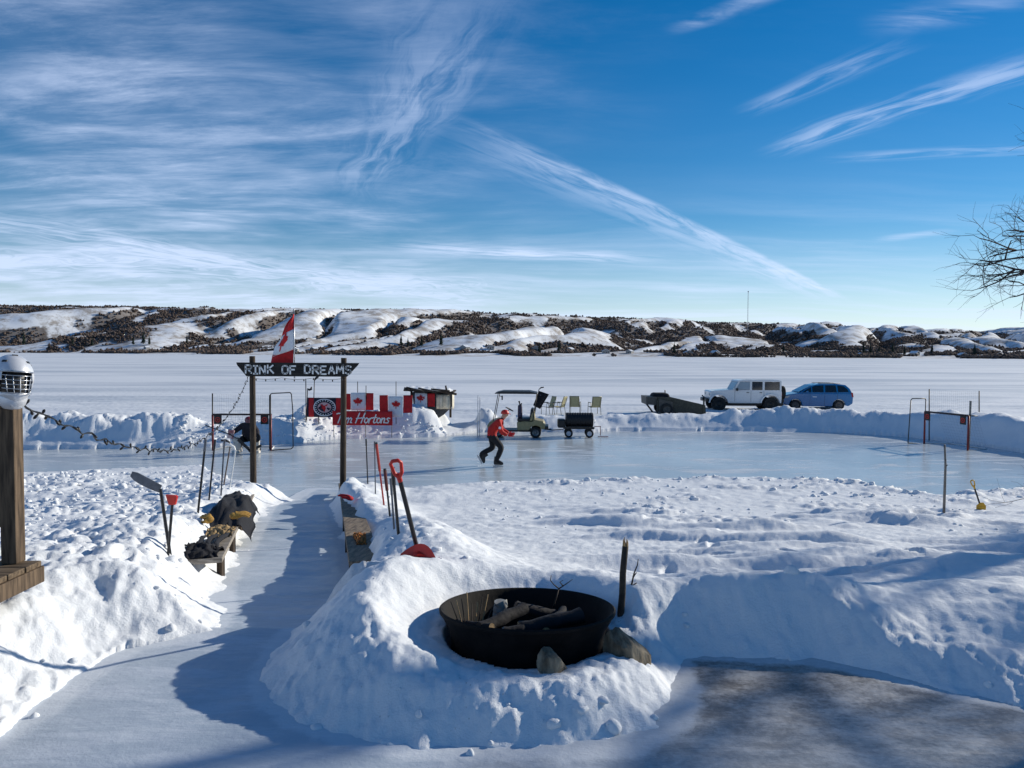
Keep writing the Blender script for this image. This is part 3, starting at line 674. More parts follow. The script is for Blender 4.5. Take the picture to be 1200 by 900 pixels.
# ---- skinned shapes
def skinned(name, pts, edges, rad, mats, parent=None, sub=2, root=0, fmat=None, loc=(0,0,0)):
    me = bpy.data.meshes.new(name); me.from_pydata([tuple(p) for p in pts], edges, []); o = bpy.data.objects.new(name, me); C.objects.link(o)
    m = o.modifiers.new('s', 'SKIN'); m.use_smooth_shade = True
    for i, v in enumerate(me.skin_vertices[0].data):
        r = rad[i]; v.radius = (r, r) if not hasattr(r, '__len__') else r; v.use_root = (i == root)
    m2 = o.modifiers.new('b', 'SUBSURF'); m2.levels = m2.render_levels = sub
    dg = bpy.context.evaluated_depsgraph_get(); dg.update(); nm = bpy.data.meshes.new_from_object(o.evaluated_get(dg))
    o.modifiers.clear(); o.data = nm; bpy.data.meshes.remove(me); nm.name = name
    nm.materials.clear()
    for mt in mats: nm.materials.append(mt)
    if fmat:
        for p in nm.polygons: p.material_index = fmat(p.center)
    nm.shade_smooth()
    if parent is not None: o.parent = parent
    return o
def glove(name, label, mat, loc, rot, sc=1.0, parent=None, cat='glove'):
    pts = [(0,0,0),(0,.05,.0),(0,.10,.005)]; ed = [(0,1),(1,2)]; rad = [(.045,.03),(.05,.03),(.045,.026)]
    for k, (fx, ln) in enumerate(((-.036,.075),(-.012,.09),(.012,.085),(.034,.065))):
        i = len(pts); pts += [(fx, .135, .006), (fx*1.1, .135+ln*.5, -.006), (fx*1.15, .135+ln, -.030)]; ed += [(2, i), (i, i+1), (i+1, i+2)]; rad += [.014, .0135, .011]
    i = len(pts); pts += [(-.055, .06, -.008), (-.085, .10, -.022)]; ed += [(1, i), (i, i+1)]; rad += [.016, .013]
    pts = [tuple(c*sc for c in p) for p in pts]; rad = [tuple(q*sc for q in r) if hasattr(r, '__len__') else r*sc for r in rad]
    o = skinned(name, pts, ed, rad, [mat], parent); o.location = loc; o.rotation_euler = rot
    if label: tag(o, label, cat)
    return o
# black jacket thrown over the bench
def drape(name, mat, A, M_, s0, s1, wid, hgt, seed, parent=None, hang=.2):
    nu, nv = 34, 26; vs = []; u, v = np.meshgrid(np.linspace(0, 1, nu), np.linspace(-1, 1, nv))
    s = s0+(s1-s0)*u; off = v*wid
    prof = np.where(np.abs(v) < .62, 1.0, 1-((np.abs(v)-.62)/.38)**1.5*1.0)
    edge = np.minimum(1, np.minimum(u, 1-u)*6)
    z = hgt*(.55+.45*np.sin(u*math.pi))*edge**.6*(.85+.22*fbm(u*3.1+seed, v*1.8, seed, 3))*(.55+.45*np.cos(v*1.2))
    z = z-hang*np.clip((np.abs(v)-.62)/.38, 0, 1)*(1 if hang else 0)+.03*fbm(u*7, v*5, seed+4, 2)+.012
    s = s+.06*fbm(u*3, v*3, seed+9, 2)*(np.abs(v)); off = off*(1+.25*pn(u*4, v*0+seed*.37, seed))
    co = np.array([list(A+M_ @ Vector((float(a), float(b), float(c)))) for a, b, c in zip(off.ravel(), s.ravel(), z.ravel())])
    n = len(co); ff = grid_faces(nv, nu); lo = co.copy(); lo[:, 2] -= .012
    per = list(range(nu))+[nu*(j+1)-1 for j in range(1, nv)]+[nu*(nv-1)+i for i in range(nu-2, -1, -1)]+[nu*j for j in range(nv-2, 0, -1)]
    sd = np.array([(per[i], per[(i+1) % len(per)], n+per[(i+1) % len(per)], n+per[i]) for i in range(len(per))])
    o = mesh_np(name, np.concatenate([co, lo]), np.concatenate([ff, ff[:, ::-1]+n, sd]), mat); return o
LAp, LMp = lA, LM
def bench_s(px, py, A, M_):               # distance along a bench of a pixel on its seat
    d = ray(px, py).normalized(); n = M_ @ Vector((0,0,1)); t = (A-Vector((0,0,H))).dot(n)/d.dot(n); p = Vector((0,0,H))+d*t; return (M_.transposed() @ (p-A)).y
sj = bench_s(256, 617, lA, LM); sk = bench_s(281, 592, lA, LM)
tag(drape('winter_jacket', BLACKCLOTH, lA, LM, sj-.15, sk+.1, .32, .30, 3, hang=.20), 'black winter jacket thrown in a heap over the left bench', 'jacket')
sg = bench_s(258, 618, lA, LM)
glove('leather_glove', 'mustard leather work glove lying against the black jacket, nearer the path', MUSTARD, on_bench(lA, LM, sg-.30, .06, .15), (.15, .3, -1.1), 1.15)
glove('leather_glove', 'mustard leather work glove lying on the bench, farther from the path', MUSTARD, on_bench(lA, LM, sg-.42, -.13, .12), (.25, -.3, .7), 1.15)
hd = drape('tan_bag', TAN, lA, LM, sg-1.1, sg-.45, .14, .08, 8, hang=.0)
tag(hd, 'crumpled tan cloth bag on the bench below the mustard gloves', 'bag')
tag(drape('duffel_bag', BLACKCLOTH, lA+LM @ Vector((-.10, 0, 0)), LM, .02, .55, .20, .10, 5, hang=.03), 'flat black bag at the near end of the left bench', 'bag')
eq = thing('equipment_strap', 'black straps and pads spilling along the left bench behind the flat bag', 'equipment', on_bench(lA, LM, .8, 0, .02))
for k in range(4):
    b = MB(); pts = [LM @ Vector((-.20+.09*k+.03*math.sin(i+k), -.45+.20*i*(1+.1*k), .025+.008*math.sin(i*1.7+k))) for i in range(6)]; b.tube(pts, [.015, .03, .025, .03, .025, .012], 6); b.obj('strap', BLACKCLOTH, eq, True)
# ------------------------------------------------------------------ hockey sticks
def stick(label, top, base, depth_dy=0.0, kind='up', col=BLACK, bcol=BLACK, name='hockey_stick', side=-1, r=.014, group=None):
    b = hit(*base); tp = atd(top[0], top[1], b.y+depth_dy); v = tp-b; L = v.length
    t = thing(name, label, 'stick', b, (0,0,0)); d = v.normalized()
    wrap = d.cross(Vector((0,1,0))).normalized()
    MB().tube([-d*.25, d*(L*.5), v], [r, r, r*.95], 6).obj('shaft', col, t, True, 50)
    if kind == 'up':                      # blade in the air
        bl_ = MB(); nrm = Vector((0, 1, 0)); e = (Vector((side, 0, 0))*.88+d*.42).normalized(); q = e.cross(nrm).normalized()
        for (i0, i1) in ((0, 1),):
            pts = []
            for k in range(7):
                f = k/6; c = v+e*(.30*f)+nrm*(.05*f*f); wv = .033+.007*math.sin(f*3.1)
                if k == 6: wv = .022
                pts.append((c, wv))
            vs = []
            for c, wv in pts: vs += [c+q*wv+nrm*.006, c-q*wv+nrm*.006, c-q*wv-nrm*.006, c+q*wv-nrm*.006]
            fs = [tuple(4*k+m for m in (3,2,1,0)) for k in (0,)]+[(24,25,26,27)]
            for k in range(6):
                for m in range(4): fs.append((4*k+m, 4*k+(m+1) % 4, 4*k+4+(m+1) % 4, 4*k+4+m))
            bl_.add(vs, fs)
        bl_.obj('blade', bcol, t, True, 40)
    elif kind == 'tape':
        MB().tube([v-d*.14, v, v+d*.01], [r*1.25, r*1.25, r*1.5], 7).obj('taped_grip', bcol, t, True, 50)
    elif kind == 'band':
        MB().tube([d*(L*.55), d*(L*.98)], [r*1.6, r*1.6], 7).obj('sleeve', bcol, t, True, 50)
        MB().tube([v-d*.1, v+d*.01], [r*1.3, r*1.5], 7).obj('taped_grip', BLACK, t, True, 50)
    elif kind == 'hook':
        e = Vector((side, 0, 0)); MB().tube([v-d*.02, v+d*.05+e*.03, v+d*.09+e*.12, v+d*.08+e*.2], [r, r*1.3, r*1.9, r*1.2], 7).obj('blade', bcol, t, True, 50)
    return t
GREYB = pm('grey_composite', (.10, .11, .13), .5, var=.3); BROWNST = pm('brown_shaft', (.16, .11, .08), .6, var=.3); REDSH = pm('red_shaft', (.38, .03, .02), .45, var=.2)
stick('black hockey stick planted blade up beside the red topped shaft', (188,573), (199,648), 0, 'up', BLACK, GREYB)
st_ = hit(197, 650); tp = atd(202, 590, st_.y); rt_ = thing('snow_scraper', 'thin black shaft with a flared red plastic top stuck in the left bank', 'tool', st_)
vv = tp-st_; MB().tube([vv*-.2, vv], .012, 7).obj('shaft', BLACK, rt_, True, 50)
k_ = vv.length/60*1.0
MB().prism([(-.028, 0), (.028, 0), (.046, .07), (.030, .082), (-.052, .086)], -.014, .014).xf(lambda p: p+vv-Vector((0,0,.01))).obj('grip', RED, rt_)
stick('leftmost thin black stick leaning in the left bank behind the bench', (241,516), (232,601), 0, 'tape', BLACK, GREYB)
stick('second thin black stick from the left behind the bench', (252,516), (245,586), 0, 'tape', BLACK, BLACK)
stick('thin grey stick third from the left behind the bench', (263,516), (259,581), 0, 'tape', GREYB, GREYB)
stick('brown hockey stick behind the bench with a dark hooked blade on top', (270,521), (262,570), 0, 'hook', BROWNST, BLACK)
stick('white curved hockey stick standing behind the left bench', (276,527), (269,573), 0, 'hook', WHITE, WHITE)
stick('leftmost thin black stick in the right bank near the gate post', (429,515), (431,567), 0, 'tape', BLACK, BLACK)
stick('plain grey stick upright in the right bank', (439,518), (440,579), 0, 'tape', GREYB, GREYB, r=.011)
stick('red and black hockey stick leaning left in the right bank', (441,519), (450,592), 0, 'band', REDSH, REDSH)
stick('short black stick with dark red sleeve in the right bank', (451,550), (457,605), 0, 'band', BLACK, pm('maroon_tape', (.10, .015, .015), .6))
stick('thin grey stick between the red sleeved stick and the rightmost black one', (458,562), (462,620), 0, 'tape', GREYB, GREYB, r=.010)
stick('rightmost thin black stick in the right bank beside the red shovel', (460,549), (467,626), 0, 'tape', BLACK, BLACK)
# ------------------------------------------------------------------ shovels
def shovel(label, top, neck, blade_px, colg, cols, colb, dy=-.35, wide=.42, name='snow_shovel', depth=None):
    b = hit(*neck); b.z += .06; tp = atd(top[0], top[1], b.y+dy); v = tp-b; d = v.normalized(); L = v.length
    t = thing(name, label, 'shovel', b)
    MB().tube([-d*.05, v-d*.14], .0165, 8).obj('shaft', cols, t, True, 50)
    q = d.cross(Vector((0, 1, 0))).normalized(); n = q.cross(d).normalized()
    gr = MB(); gr.tube([v-d*.17, v-d*.13, v-d*.10+q*.026, v-d*.02+q*.036, v+q*.018, v-q*.018, v-d*.02-q*.036, v-d*.10-q*.026, v-d*.13], [.018, .020, .013, .012, .014, .014, .012, .013, .020], 8)
    gr.obj('d_grip', colg, t, True, 50)
    return t, b, d, q, n
t, b, d, q, n = shovel('red plastic snow shovel standing in the bank beside the fire pit', (463,540), (489,653), None, RED, BLACK, RED)
scoop = MB(); nu, nv = 10, 8; A1, A2 = atd(468, 645, b.y-.14), atd(514, 661, b.y-.20)
ex = (A2-A1).normalized(); dn = Vector((.10, -.55, -.83)).normalized(); dn = (dn-ex*dn.dot(ex)).normalized(); nn_ = ex.cross(dn).normalized()
def sc_fn(u, v, dd): return (A1-b)+ex*((A2-A1).length*u)+dn*(.20*v-.10*math.sin(u*math.pi)*(1-v))+nn_*(.07*(2*u-1)**2+.05*math.sin(v*2.4)+dd)
sheet(scoop, 0, 1, 0, 1, sc_fn, nu, nv, .008); sb_ = scoop.obj('scoop', RED, t, True, 40)
MB().tube([d*.02, Vector(sc_fn(.5, .35, 0))], [.03, .05], 8).obj('socket', RED, t, True, 50)
t, b, d, q, n = shovel('yellow and black shovel stuck upright in the snow by the rink', (1139,563), (1149,597), None, YELLOW, BLACK, YELLOW, 0, .3)
b2 = MB(); b2.prism([(-.09,.04),(-.03,.10),(.03,.10),(.09,.03),(.085,-.10),(.04,-.2),(-.05,-.2),(-.09,-.09)], -.02, .0).xf(lambda p: Vector((p.x, p.y+.05*(p.x/.14)**2-.03, p.z-.02))).obj('blade', YELLOW, t, True, 30)
# slim pole at the rink corner
b = hit(1106, 601); t = thing('marker_pole', 'slim bare grey pole standing in the snow left of the yellow shovel', 'pole', b)
tp = atd(1107, 521, b.y)-b
MB().tube([(0,0,-.3), tp*.35+Vector((.012,0,0)), tp*.7+Vector((.02,0,0)), tp], [.024, .022, .019, .016], 7).obj('shaft', pm('grey_bark', (.17,.15,.13), .8, var=.3), t, True)
MB().tube([tp*.68+Vector((.02,0,0)), tp*.70+Vector((.05,-.02,.01))], [.012, .004], 5).obj('knot', BARK, t, True)
# ------------------------------------------------------------------ deck corner with post and goalie mask
DX, DYD = -2.73, 4.45
dk = thing('timber_deck', 'brown timber deck corner with a railing post at the left edge', 'deck', (DX, DYD, 0))
dtop = atd(45, 656, 4.45).z
for k in range(9):                        # boards run along x
    MB().box((-1.25-.003*(k % 3), -.085-.149*k, dtop-.016), (2.48, .142, .032), None, 1, .004).obj('deck_board', WOOD_DECK, dk)
MB().box((-.022, -.66, dtop-.080), (.040, 1.32, .095), None, 1, .004).obj('rim_joist', WOOD_BR, dk)
MB().box((-1.28, -.022, dtop-.080), (2.46, .040, .095), None, 1, .004).obj('rim_joist', WOOD_BR, dk)
for q_ in ((-.55, -.35), (-1.7, -.35), (-.55, -1.2)):
    MB().box((q_[0], q_[1], dtop-.33), (.09, .09, .44)).obj('footing', WOOD_BR, dk)
ppos = atd(16.5, 655, 4.40); ptop = atd(17, 478, 4.40).z
MB().box((ppos.x-DX, 4.395-DYD, (dtop+ptop)/2), (.089, .089, ptop-dtop), None, 1, .006).obj('post', WOOD_BR, dk)
for k in range(8):
    MB().box((ppos.x-DX-.105-.125*k, 4.42-DYD, (dtop+.2+ptop+.08)/2), (.118, .028, ptop-dtop-.12), None, 1, .003).obj('baluster_board', WOOD_DARK if k % 2 else WOOD_BR, dk)
MB().box((ppos.x-DX-.6, 4.40-DYD, ptop+.10), (1.1, .10, .036), None, 1, .004).obj('top_rail', WOOD_DARK, dk)
# goalie mask
mk = thing('goalie_mask', 'silver goalie mask with wire cage sitting on the deck post', 'mask', (ppos.x+.028, 4.36, ptop+.175), (R(-2), R(5), R(50)))
mk.scale = (.98,)*3
sh = bmesh.new(); bmesh.ops.create_uvsphere(sh, u_segments=40, v_segments=28, radius=1)
for v in sh.verts:
    x, y, z = v.co; wdt = .112*(1-.22*max(0, -z-.1)); dep = .135
    v.co = Vector((x*wdt, y*dep-.01, z*.135 if z > 0 else z*.165))
    if y < 0 and z < -.25: v.co.y -= .035*min(1, (-z-.25)*3)
def cage_zone(c): return c.y < -.045 and -.085 < c.z < .028 and abs(c.x) < .083
bmesh.ops.delete(sh, geom=[f for f in sh.faces if cage_zone(f.calc_center_median()) or (f.calc_center_median().z < -.155)], context='FACES')
me = bpy.data.meshes.new('shell'); bmesh.ops.solidify(sh, geom=sh.faces[:], thickness=.006); sh.to_mesh(me); sh.free(); me.shade_smooth(); me.materials.append(SILVER)
so_ = bpy.data.objects.new('shell', me); C.objects.link(so_); so_.parent = mk
# dark inside and liner
MB().lathe([(.002, .10), (.07, .085), (.098, .03), (.10, -.05), (.085, -.12), (.06, -.15)], 24, (0, .012, -.005), 'Z', 1.0, 1.15).obj('liner', BLACK, mk, True)
cg = MB(); WIRE = pm('cage_wire', (.55, .55, .56), .3, .9)
for k in range(5):
    z = .018-.025*k; pts = [(math.sin(a)*.100, -.01-math.cos(a)*(.148+.018*min(1, k*.3)), z-.01*math.cos(a)) for a in np.linspace(-.86, .86, 13)]; cg.tube(pts, .0028, 5)
for a in np.linspace(-.70, .70, 5):
    pts = [(math.sin(a*(1-.05*k))*.100, -.01-math.cos(a)*(.148+.018*min(1, k*.3)), .018-.025*k-.01*math.cos(a)) for k in range(5)]; cg.tube(pts, .0028, 5)
cg.tube([(math.sin(a)*.104, -.012-math.cos(a)*.146, .032) for a in np.linspace(-.95, .95, 13)], .004, 5); cg.obj('cage', WIRE, mk, True)
for (x, y, z) in ((.055, -.075, .085), (-.055, -.075, .085), (0, -.05, .128), (.09, -.02, .075), (-.09, -.02, .075), (.085, -.08, -.118), (-.085, -.08, -.118)):
    nv_ = Vector((x/.112**2, (y+.01)/.135**2, z/.135**2)).normalized(); M3 = nv_.to_track_quat('Z', 'Y').to_matrix()
    p = Vector((x, y, z)); sc_ = 1/math.sqrt((p.x/.112)**2+((p.y+.01)/.135)**2+(p.z/(.135 if z > 0 else .165))**2); p = Vector((p.x*sc_, (p.y+.01)*sc_-.01, p.z*sc_))
    MB().box(p, (.030, .014, .006), M3, 1, .002).obj('vent', BLACK, mk)
MB().lathe([(.055, -.012), (.075, -.012), (.078, .0), (.075, .012), (.055, .012)], 20, (0, .075, -.02), 'Z', 1.35, .8).obj('back_plate', SILVER, mk, True)
chn = MB().lathe([(.003, -.185), (.04, -.18), (.066, -.155), (.075, -.12), (.07, -.10)], 20, (0, -.055, 0), 'Z', 1.0, .95); chn.obj('chin_guard', SILVER, mk, True)
# ------------------------------------------------------------------ wire of little lamps from the deck post to the gate
Pa = Vector((ppos.x+.06, 4.34, ptop+.05)); Pb = Vector((pL.x-.02, GY-.08, zb2+.1))
ls = thing('lamp_wire', 'sagging wire of small dark lamps slung from the deck post to the gate', 'string lights', Pa)
def wire(f):
    p = Pa.lerp(Pb, f); sag = 4*f*(1-f); return p-Pa+Vector((0, 0, -.86*sag))+Vector((.006*math.sin(f*300), .01*math.cos(f*230), .012*math.sin(f*190)))
MB().tube([wire(i/260) for i in range(261)], .0045, 5).tube([wire(i/260)+Vector((.008*math.sin(i*.9), 0, .008*math.cos(i*.9))) for i in range(261)], .0035, 4).obj('wire', BLACK, ls, True)
bulb = None
for i in range(64):
    f = (.010+i/64)**1.5 if i else .006
    p = wire(min(f, .99)); dirv = Vector((math.sin(i*2.4)*.6, math.cos(i*1.7)*.5, -.5 if i % 3 else .7)).normalized()
    if bulb is None:
        b = MB(); b.lathe([(.001, -.004), (.007, 0), (.008, .018), (.011, .026), (.010, .042), (.003, .052), (.0005, .053)], 8); bulb = b.obj('bulb', BLACK, ls, True); o = bulb
    else: o = bulb.copy(); C.objects.link(o); o.parent = ls
    o.location = p; o.rotation_euler = dirv.to_track_quat('Z', 'Y').to_euler(); o.scale = (.85,)*3
# ------------------------------------------------------------------ fire pit: an old tractor wheel rim
PR = .535
pit = thing('fire_pit', 'blackened steel wheel rim used as a fire pit, sunk in snow', 'fire pit', (PITX, PITY, 1.40), (R(-5.0), 0, 0))
zr_ = PITC.z-1.40
MB().lathe([(PR*.80, -.02), (PR*.82, .06), (PR*.86, .10), (PR*.865, zr_-.16), (PR*.90, zr_-.10), (PR*.955, zr_-.05), (PR*.975, zr_-.022), (PR*1.0, zr_-.016), (PR*1.005, zr_), (PR*.985, zr_+.008), (PR*.955, zr_-.002), (PR*.93, zr_-.035), (PR*.875, zr_-.09), (PR*.835, zr_-.16), (PR*.835, .10), (PR*.79, .06), (PR*.77, -.02)], 72, (0,0,0), 'Z', 1, 1, True).obj('rim', FIRED, pit, True, 45)
ashv, ashf = [], []
MB().lathe([(.002, .17), (.12, .19), (.25, .15), (.38, .12), (PR*.86, .10)], 40, (0,0,0)).xf(lambda p: p+Vector((0, 0, .02*pn(np.array([p.x*9]), np.array([p.y*9]), 3)[0]))).obj('ash_bed', pm('ash', (.035, .032, .03), .95, var=.6, scale=20, bump=.01, bscale=40, col2=(.12, .11, .10)), pit, True)
def log(label, a, b, r, m=BARK, cut=CUTWOOD, bark=True):
    a, b = Vector(a), Vector(b); d = (b-a); n = 6; t = thing('firewood_log', label, 'log', a); pts = [a.lerp(b, i/n)-a+Vector((.006*math.sin(i*2+r*99), .006*math.cos(i*3), 0)) for i in range(n+1)]
    MB().tube(pts, [r*(1+.08*math.sin(i*1.9+r*50)) for i in range(n+1)], 10, False).obj('bark', m, t, True)
    for p, sg in ((pts[0], -1), (pts[-1], 1)):
        MB().tube([p+d.normalized()*sg*-.004, p+d.normalized()*sg*.002], r*.97, 10).obj('cut_end', cut, t)
    return t
CH = pm('charred_bark', (.014, .012, .014), .85, var=.5, bump=.006, bscale=30); ASHW = pm('ashy_wood', (.30, .30, .29), .9, var=.3)
def lp(px, py, y): return atd(px, py, y)
log('charred log across the fire pit with a pale split end on the right', lp(610, 738, 4.42), lp(682, 721, 4.5), .045, CH)
log('dark purple-grey log leaning in the left half of the fire pit', lp(563, 737, 4.45), lp(614, 713, 4.72), .038, CH, pm('burnt_end', (.16, .11, .08), .9))
log('short grey weathered log end standing in the pit', lp(586, 722, 4.8), lp(587, 706, 4.78), .042, ASHW, ASHW)
log('dark log at the back of the fire pit', lp(605, 712, 4.85), lp(650, 722, 4.9), .04, CH, pm('burnt_end', (.1, .1, .1)))
log('small burnt log at the front of the fire pit', lp(590, 741, 4.35), lp(630, 734, 4.45), .028, CH, ASHW)
log('thin dark log resting along the left wall of the pit', lp(535, 730, 4.7), lp(575, 735, 4.4), .022, CH, CUTWOOD)
log('burnt log on the right side of the pit bed', lp(640, 742, 4.4), lp(660, 716, 4.9), .032, CH, CUTWOOD)
kd = thing('kindling', 'thin pale kindling sticks leaning in the left of the fire pit', 'kindling', lp(545, 730, 4.6))
for k in range(9):
    a = lp(537+4*k, 728+(k % 3)*2, 4.55+.02*k)-kd.location; MB().tube([a, a+Vector((-.05+.012*k, .06, .10+.02*(k % 4)))], [.004, .003], 5).obj('stick', CUTWOOD if k % 2 else BARK, kd)
# rocks holding the rim
def rock(label, px, py, y, size, seed, rot=0, pk=None):
    bm = bmesh.new(); bmesh.ops.create_icosphere(bm, subdivisions=4, radius=1); g = np.random.default_rng(seed)
    pl = [(Vector(g.normal(size=3)).normalized(), g.uniform(.45, .8)) for _ in range(13)]+([(Vector(p[0]).normalized(), p[1]) for p in pk] if pk else [])
    for v in bm.verts:
        d = v.co.normalized(); r = min([.98]+[h/max(d.dot(n), .05) for n, h in pl if d.dot(n) > .05]); q = d*r
        q = q*(1+.035*float(fbm(np.array([q.x*4+seed]), np.array([q.y*4+q.z*3]), 5, 3)[0])); v.co = Vector((q.x*size[0], q.y*size[1], q.z*size[2]))
    me = bpy.data.meshes.new('rock'); bm.to_mesh(me); bm.free(); me.shade_smooth(); me.set_sharp_from_angle(angle=R(28)); me.materials.append(ROCKM)
    o = bpy.data.objects.new('rock', me); C.objects.link(o); o.location = atd(px, py, y); o.rotation_euler = (0, 0, rot); return tag(o, label, 'rock')
rock('small pointed tan rock wedged at the front of the fire pit', 646, 780, 4.04, (.135, .10, .145), 4, .3, [((.75, 0, .6), .42), ((-.8, 0, .5), .45)])
rock('larger grooved tan rock propping the right side of the fire pit', 733, 766, 4.30, (.165, .13, .165), 9, .2, [((.6, -.1, .75), .50), ((-.9, -.2, .1), .6)])
# broken stake and twigs behind the pit
b = hit(727, 720); sk_ = thing('broken_stake', 'dark broken branch stake with splintered top standing behind the fire pit', 'stake', b); tp = atd(733, 640, b.y)-b
MB().tube([tp*-.5, tp*.3+Vector((.004,0,0)), tp*.6-Vector((.003,0,0)), tp], [.024, .022, .021, .020], 9).obj('stem', BARK, sk_, True)
for k in range(7):
    a = k*.9; o_ = Vector((math.cos(a)*.012, math.sin(a)*.012, 0)); MB().tube([tp+o_-Vector((0,0,.02)), tp+o_*1.3+Vector((0,0,.03+.03*((k*7) % 5)/5))], [.008, .002], 5).obj('splinter', CUTWOOD, sk_)
def twig(label, name, pts_px, y, r0, parent=None):
    P0 = atd(pts_px[0][0][0], pts_px[0][0][1], y); t = thing(name, label, 'twig', P0)
    for k, pl in enumerate(pts_px):
        pts = [atd(px, py, y+.03*math.sin(px))-P0 for px, py in pl]; MB().tube(pts, [r0*(1-.6*i/(len(pts)-1))*(1 if k == 0 else .7) for i in range(len(pts))], 5).obj('shoot', TWIG, t, True)
    return t
twig('thin forked twig with a dried leaf sprouting beside the broken stake', 'forked_twig', [[(707,705),(719,699),(733,692),(740,687),(746,683)],[(740,686),(743,672),(747,662),(748,655)],[(733,692),(742,690),(745,686)],[(742,676),(746,671)]], 5.0, .009)
twig('thin bare branched twig sticking up out of the fire pit', 'bare_twig', [[(648,712),(652,700),(655,690)],[(655,690),(649,685),(645,680),(646,674)],[(655,690),(664,684),(671,679)],[(660,687),(656,682),(660,680)]], 4.95, .007)
# ================================================================== goals
def goal(label, name, pl, pr, dlist, cover_lr, emblem=True):
    """posts given by base pixels; targets hang in the top corners"""
    A = at(pl[0], pl[1], 0); Bq = at(pr[0], pr[1], 0); d = Bq-A; L = d.length; ex = d.normalized(); ny = Vector((-ex.y, ex.x, 0))
    if ny.y < 0: ny = -ny
    t = thing(name, label, 'hockey goal', A); hgt = 1.22
    for p in (Vector((0,0,0)), d): MB().tube([p, p+Vector((0,0,hgt))], .034, 10).obj('post', RUSTRED, t, True)
    MB().tube([Vector((0,0,hgt)), d+Vector((0,0,hgt))], .032, 10).obj('crossbar', pm('dark_crossbar', (.035, .02, .02), .5, var=.3), t, True)
    bf = MB(); bf.tube([Vector((0,0,.02)), ny*.95+Vector((0,0,.02))+ex*.15, d+ny*.95+Vector((0,0,.02))-ex*.15, d+Vector((0,0,.02))], .02, 6)
    bf.obj('base_frame', WHITE, t, True)
    tb = MB(); tb.tube([Vector((0,0,hgt)), ny*.45+Vector((0,0,hgt-.02))+ex*.08, d+ny*.45+Vector((0,0,hgt-.02))-ex*.08, d+Vector((0,0,hgt))], .014, 6); tb.obj('top_frame', DARKSTEEL, t, True)
    net = MB(); c00, c10, c01, c11 = ny*.95+ex*.15, d+ny*.95-ex*.15, ny*.45+ex*.08+Vector((0,0,hgt)), d+ny*.45-ex*.08+Vector((0,0,hgt))
    for k in range(15):
        f = k/14; net.tube([c00.lerp(c10, f), c01.lerp(c11, f)+ny*.0], .0022, 3, False)
    for k in range(12):
        f = k/11; net.tube([c00.lerp(c01, f), c10.lerp(c11, f)], .0022, 3, False)
    nt = net.obj('net', pm('net_cord', (.34, .35, .37), .9), t); nt['kind'] = 'stuff'
    for sd in (0, 1):
        o = ex*(.06 if sd == 0 else L-.06-.26)-ny*.05
        c = o+ex*.13+Vector((0,0,hgt-.17)); tg = MB(); M_ = Matrix((ex, ny, Vector((0,0,1)))).transposed()
        tg.box(c, (.26, .02, .30), M_, 1, .004); tt = tg.obj('corner_target', BLACK, t)
        rg = MB(); rg.lathe([(.065, 0), (.092, 0), (.092, .008), (.065, .008)], 20, (0,0,0), 'Y', 1, 1, True).xf(lambda p: c+M_@(p+Vector((0,-.020,0)))); rg.obj('ring', RED, tt)
        MB().lathe([(.001, 0), (.03, 0), (.03, .008), (.001, .008)], 12, (0,0,0), 'Y').xf(lambda p: c+M_@(p+Vector((0,-.020,0)))).obj('dot', RED, tt)
    return t, A, d, ex, ny
gl1 = goal('hockey goal at the left of the rink with a goalie crouched in it', 'hockey_goal', (249.5, 528), (317.5, 528), None, None)
gl2 = goal('empty hockey goal before the right snow bank', 'hockey_goal', (1083, 520), (1134, 528), None, None)
def netting(label, name, posts, y_list, top_px, frames):
    pass
def pipe_frame(label, name, px, depth):
    P = [atd(x, y, depth) for x, y in px]; P0 = P[-1].copy(); t = thing(name, label, 'frame', P0)
    for a, b in zip(P, P[1:]): MB().tube([a-P0, b-P0], .018, 7).obj('pipe', DARKSTEEL, t, True)
    return t
d1 = gl1[1].y
pipe_frame('tall dark pipe frame standing beside the left goal', 'pipe_frame', [(317.5,527),(317,462),(319,461),(340,460),(341.5,462),(343,480),(343.5,524),(341,526),(319,527.5)], d1+.05)
pipe_frame('tall dark pipe frame standing beside the right goal', 'pipe_frame', [(1083,518),(1085,469),(1084,467),(1069,467),(1067.5,469),(1064,519),(1082,520.5)], gl2[1].y+.08)
def backstop(label, pA, pB, yA, yB):
    a0, a1 = atd(pA[0], pA[1], yA), atd(pA[0], pA[2], yA); b0, b1 = atd(pB[0], pB[1], yB), atd(pB[0], pB[2], yB)
    t = thing('backstop_net', label, 'netting', a0)
    for lo, hi in ((a0, a1), (b0, b1)): MB().tube([lo-a0-Vector((0,0,.2)), hi-a0], .022, 7).obj('post', DARKSTEEL, t, True)
    m = MB(); q0 = a0+(a1-a0)*.45; r0 = b0+(b1-b0)*.45
    for k in range(9): f = k/8; m.tube([q0.lerp(a1, f)-a0, (q0.lerp(a1, f)+r0.lerp(b1, f))/2-a0-Vector((0,0,.05)), r0.lerp(b1, f)-a0], .0016, 3, False)
    for k in range(26): f = k/25; m.tube([q0.lerp(r0, f)-a0, a1.lerp(b1, f)-a0-Vector((0,0,.05*math.sin(f*3.14)))], .0014, 3, False)
    o = m.obj('mesh', pm('net_cord', (.3,.3,.3)), t); o['kind'] = 'stuff'
backstop('thin netting strung between tall posts above the left goal', (249, 527, 461), (316, 522, 463), d1+.3, d1+.5)
backstop('thin netting strung between tall posts above the right goal', (1089, 515, 456), (1147.5, 500, 458), gl2[1].y+1.2, gl2[1].y+1.6)
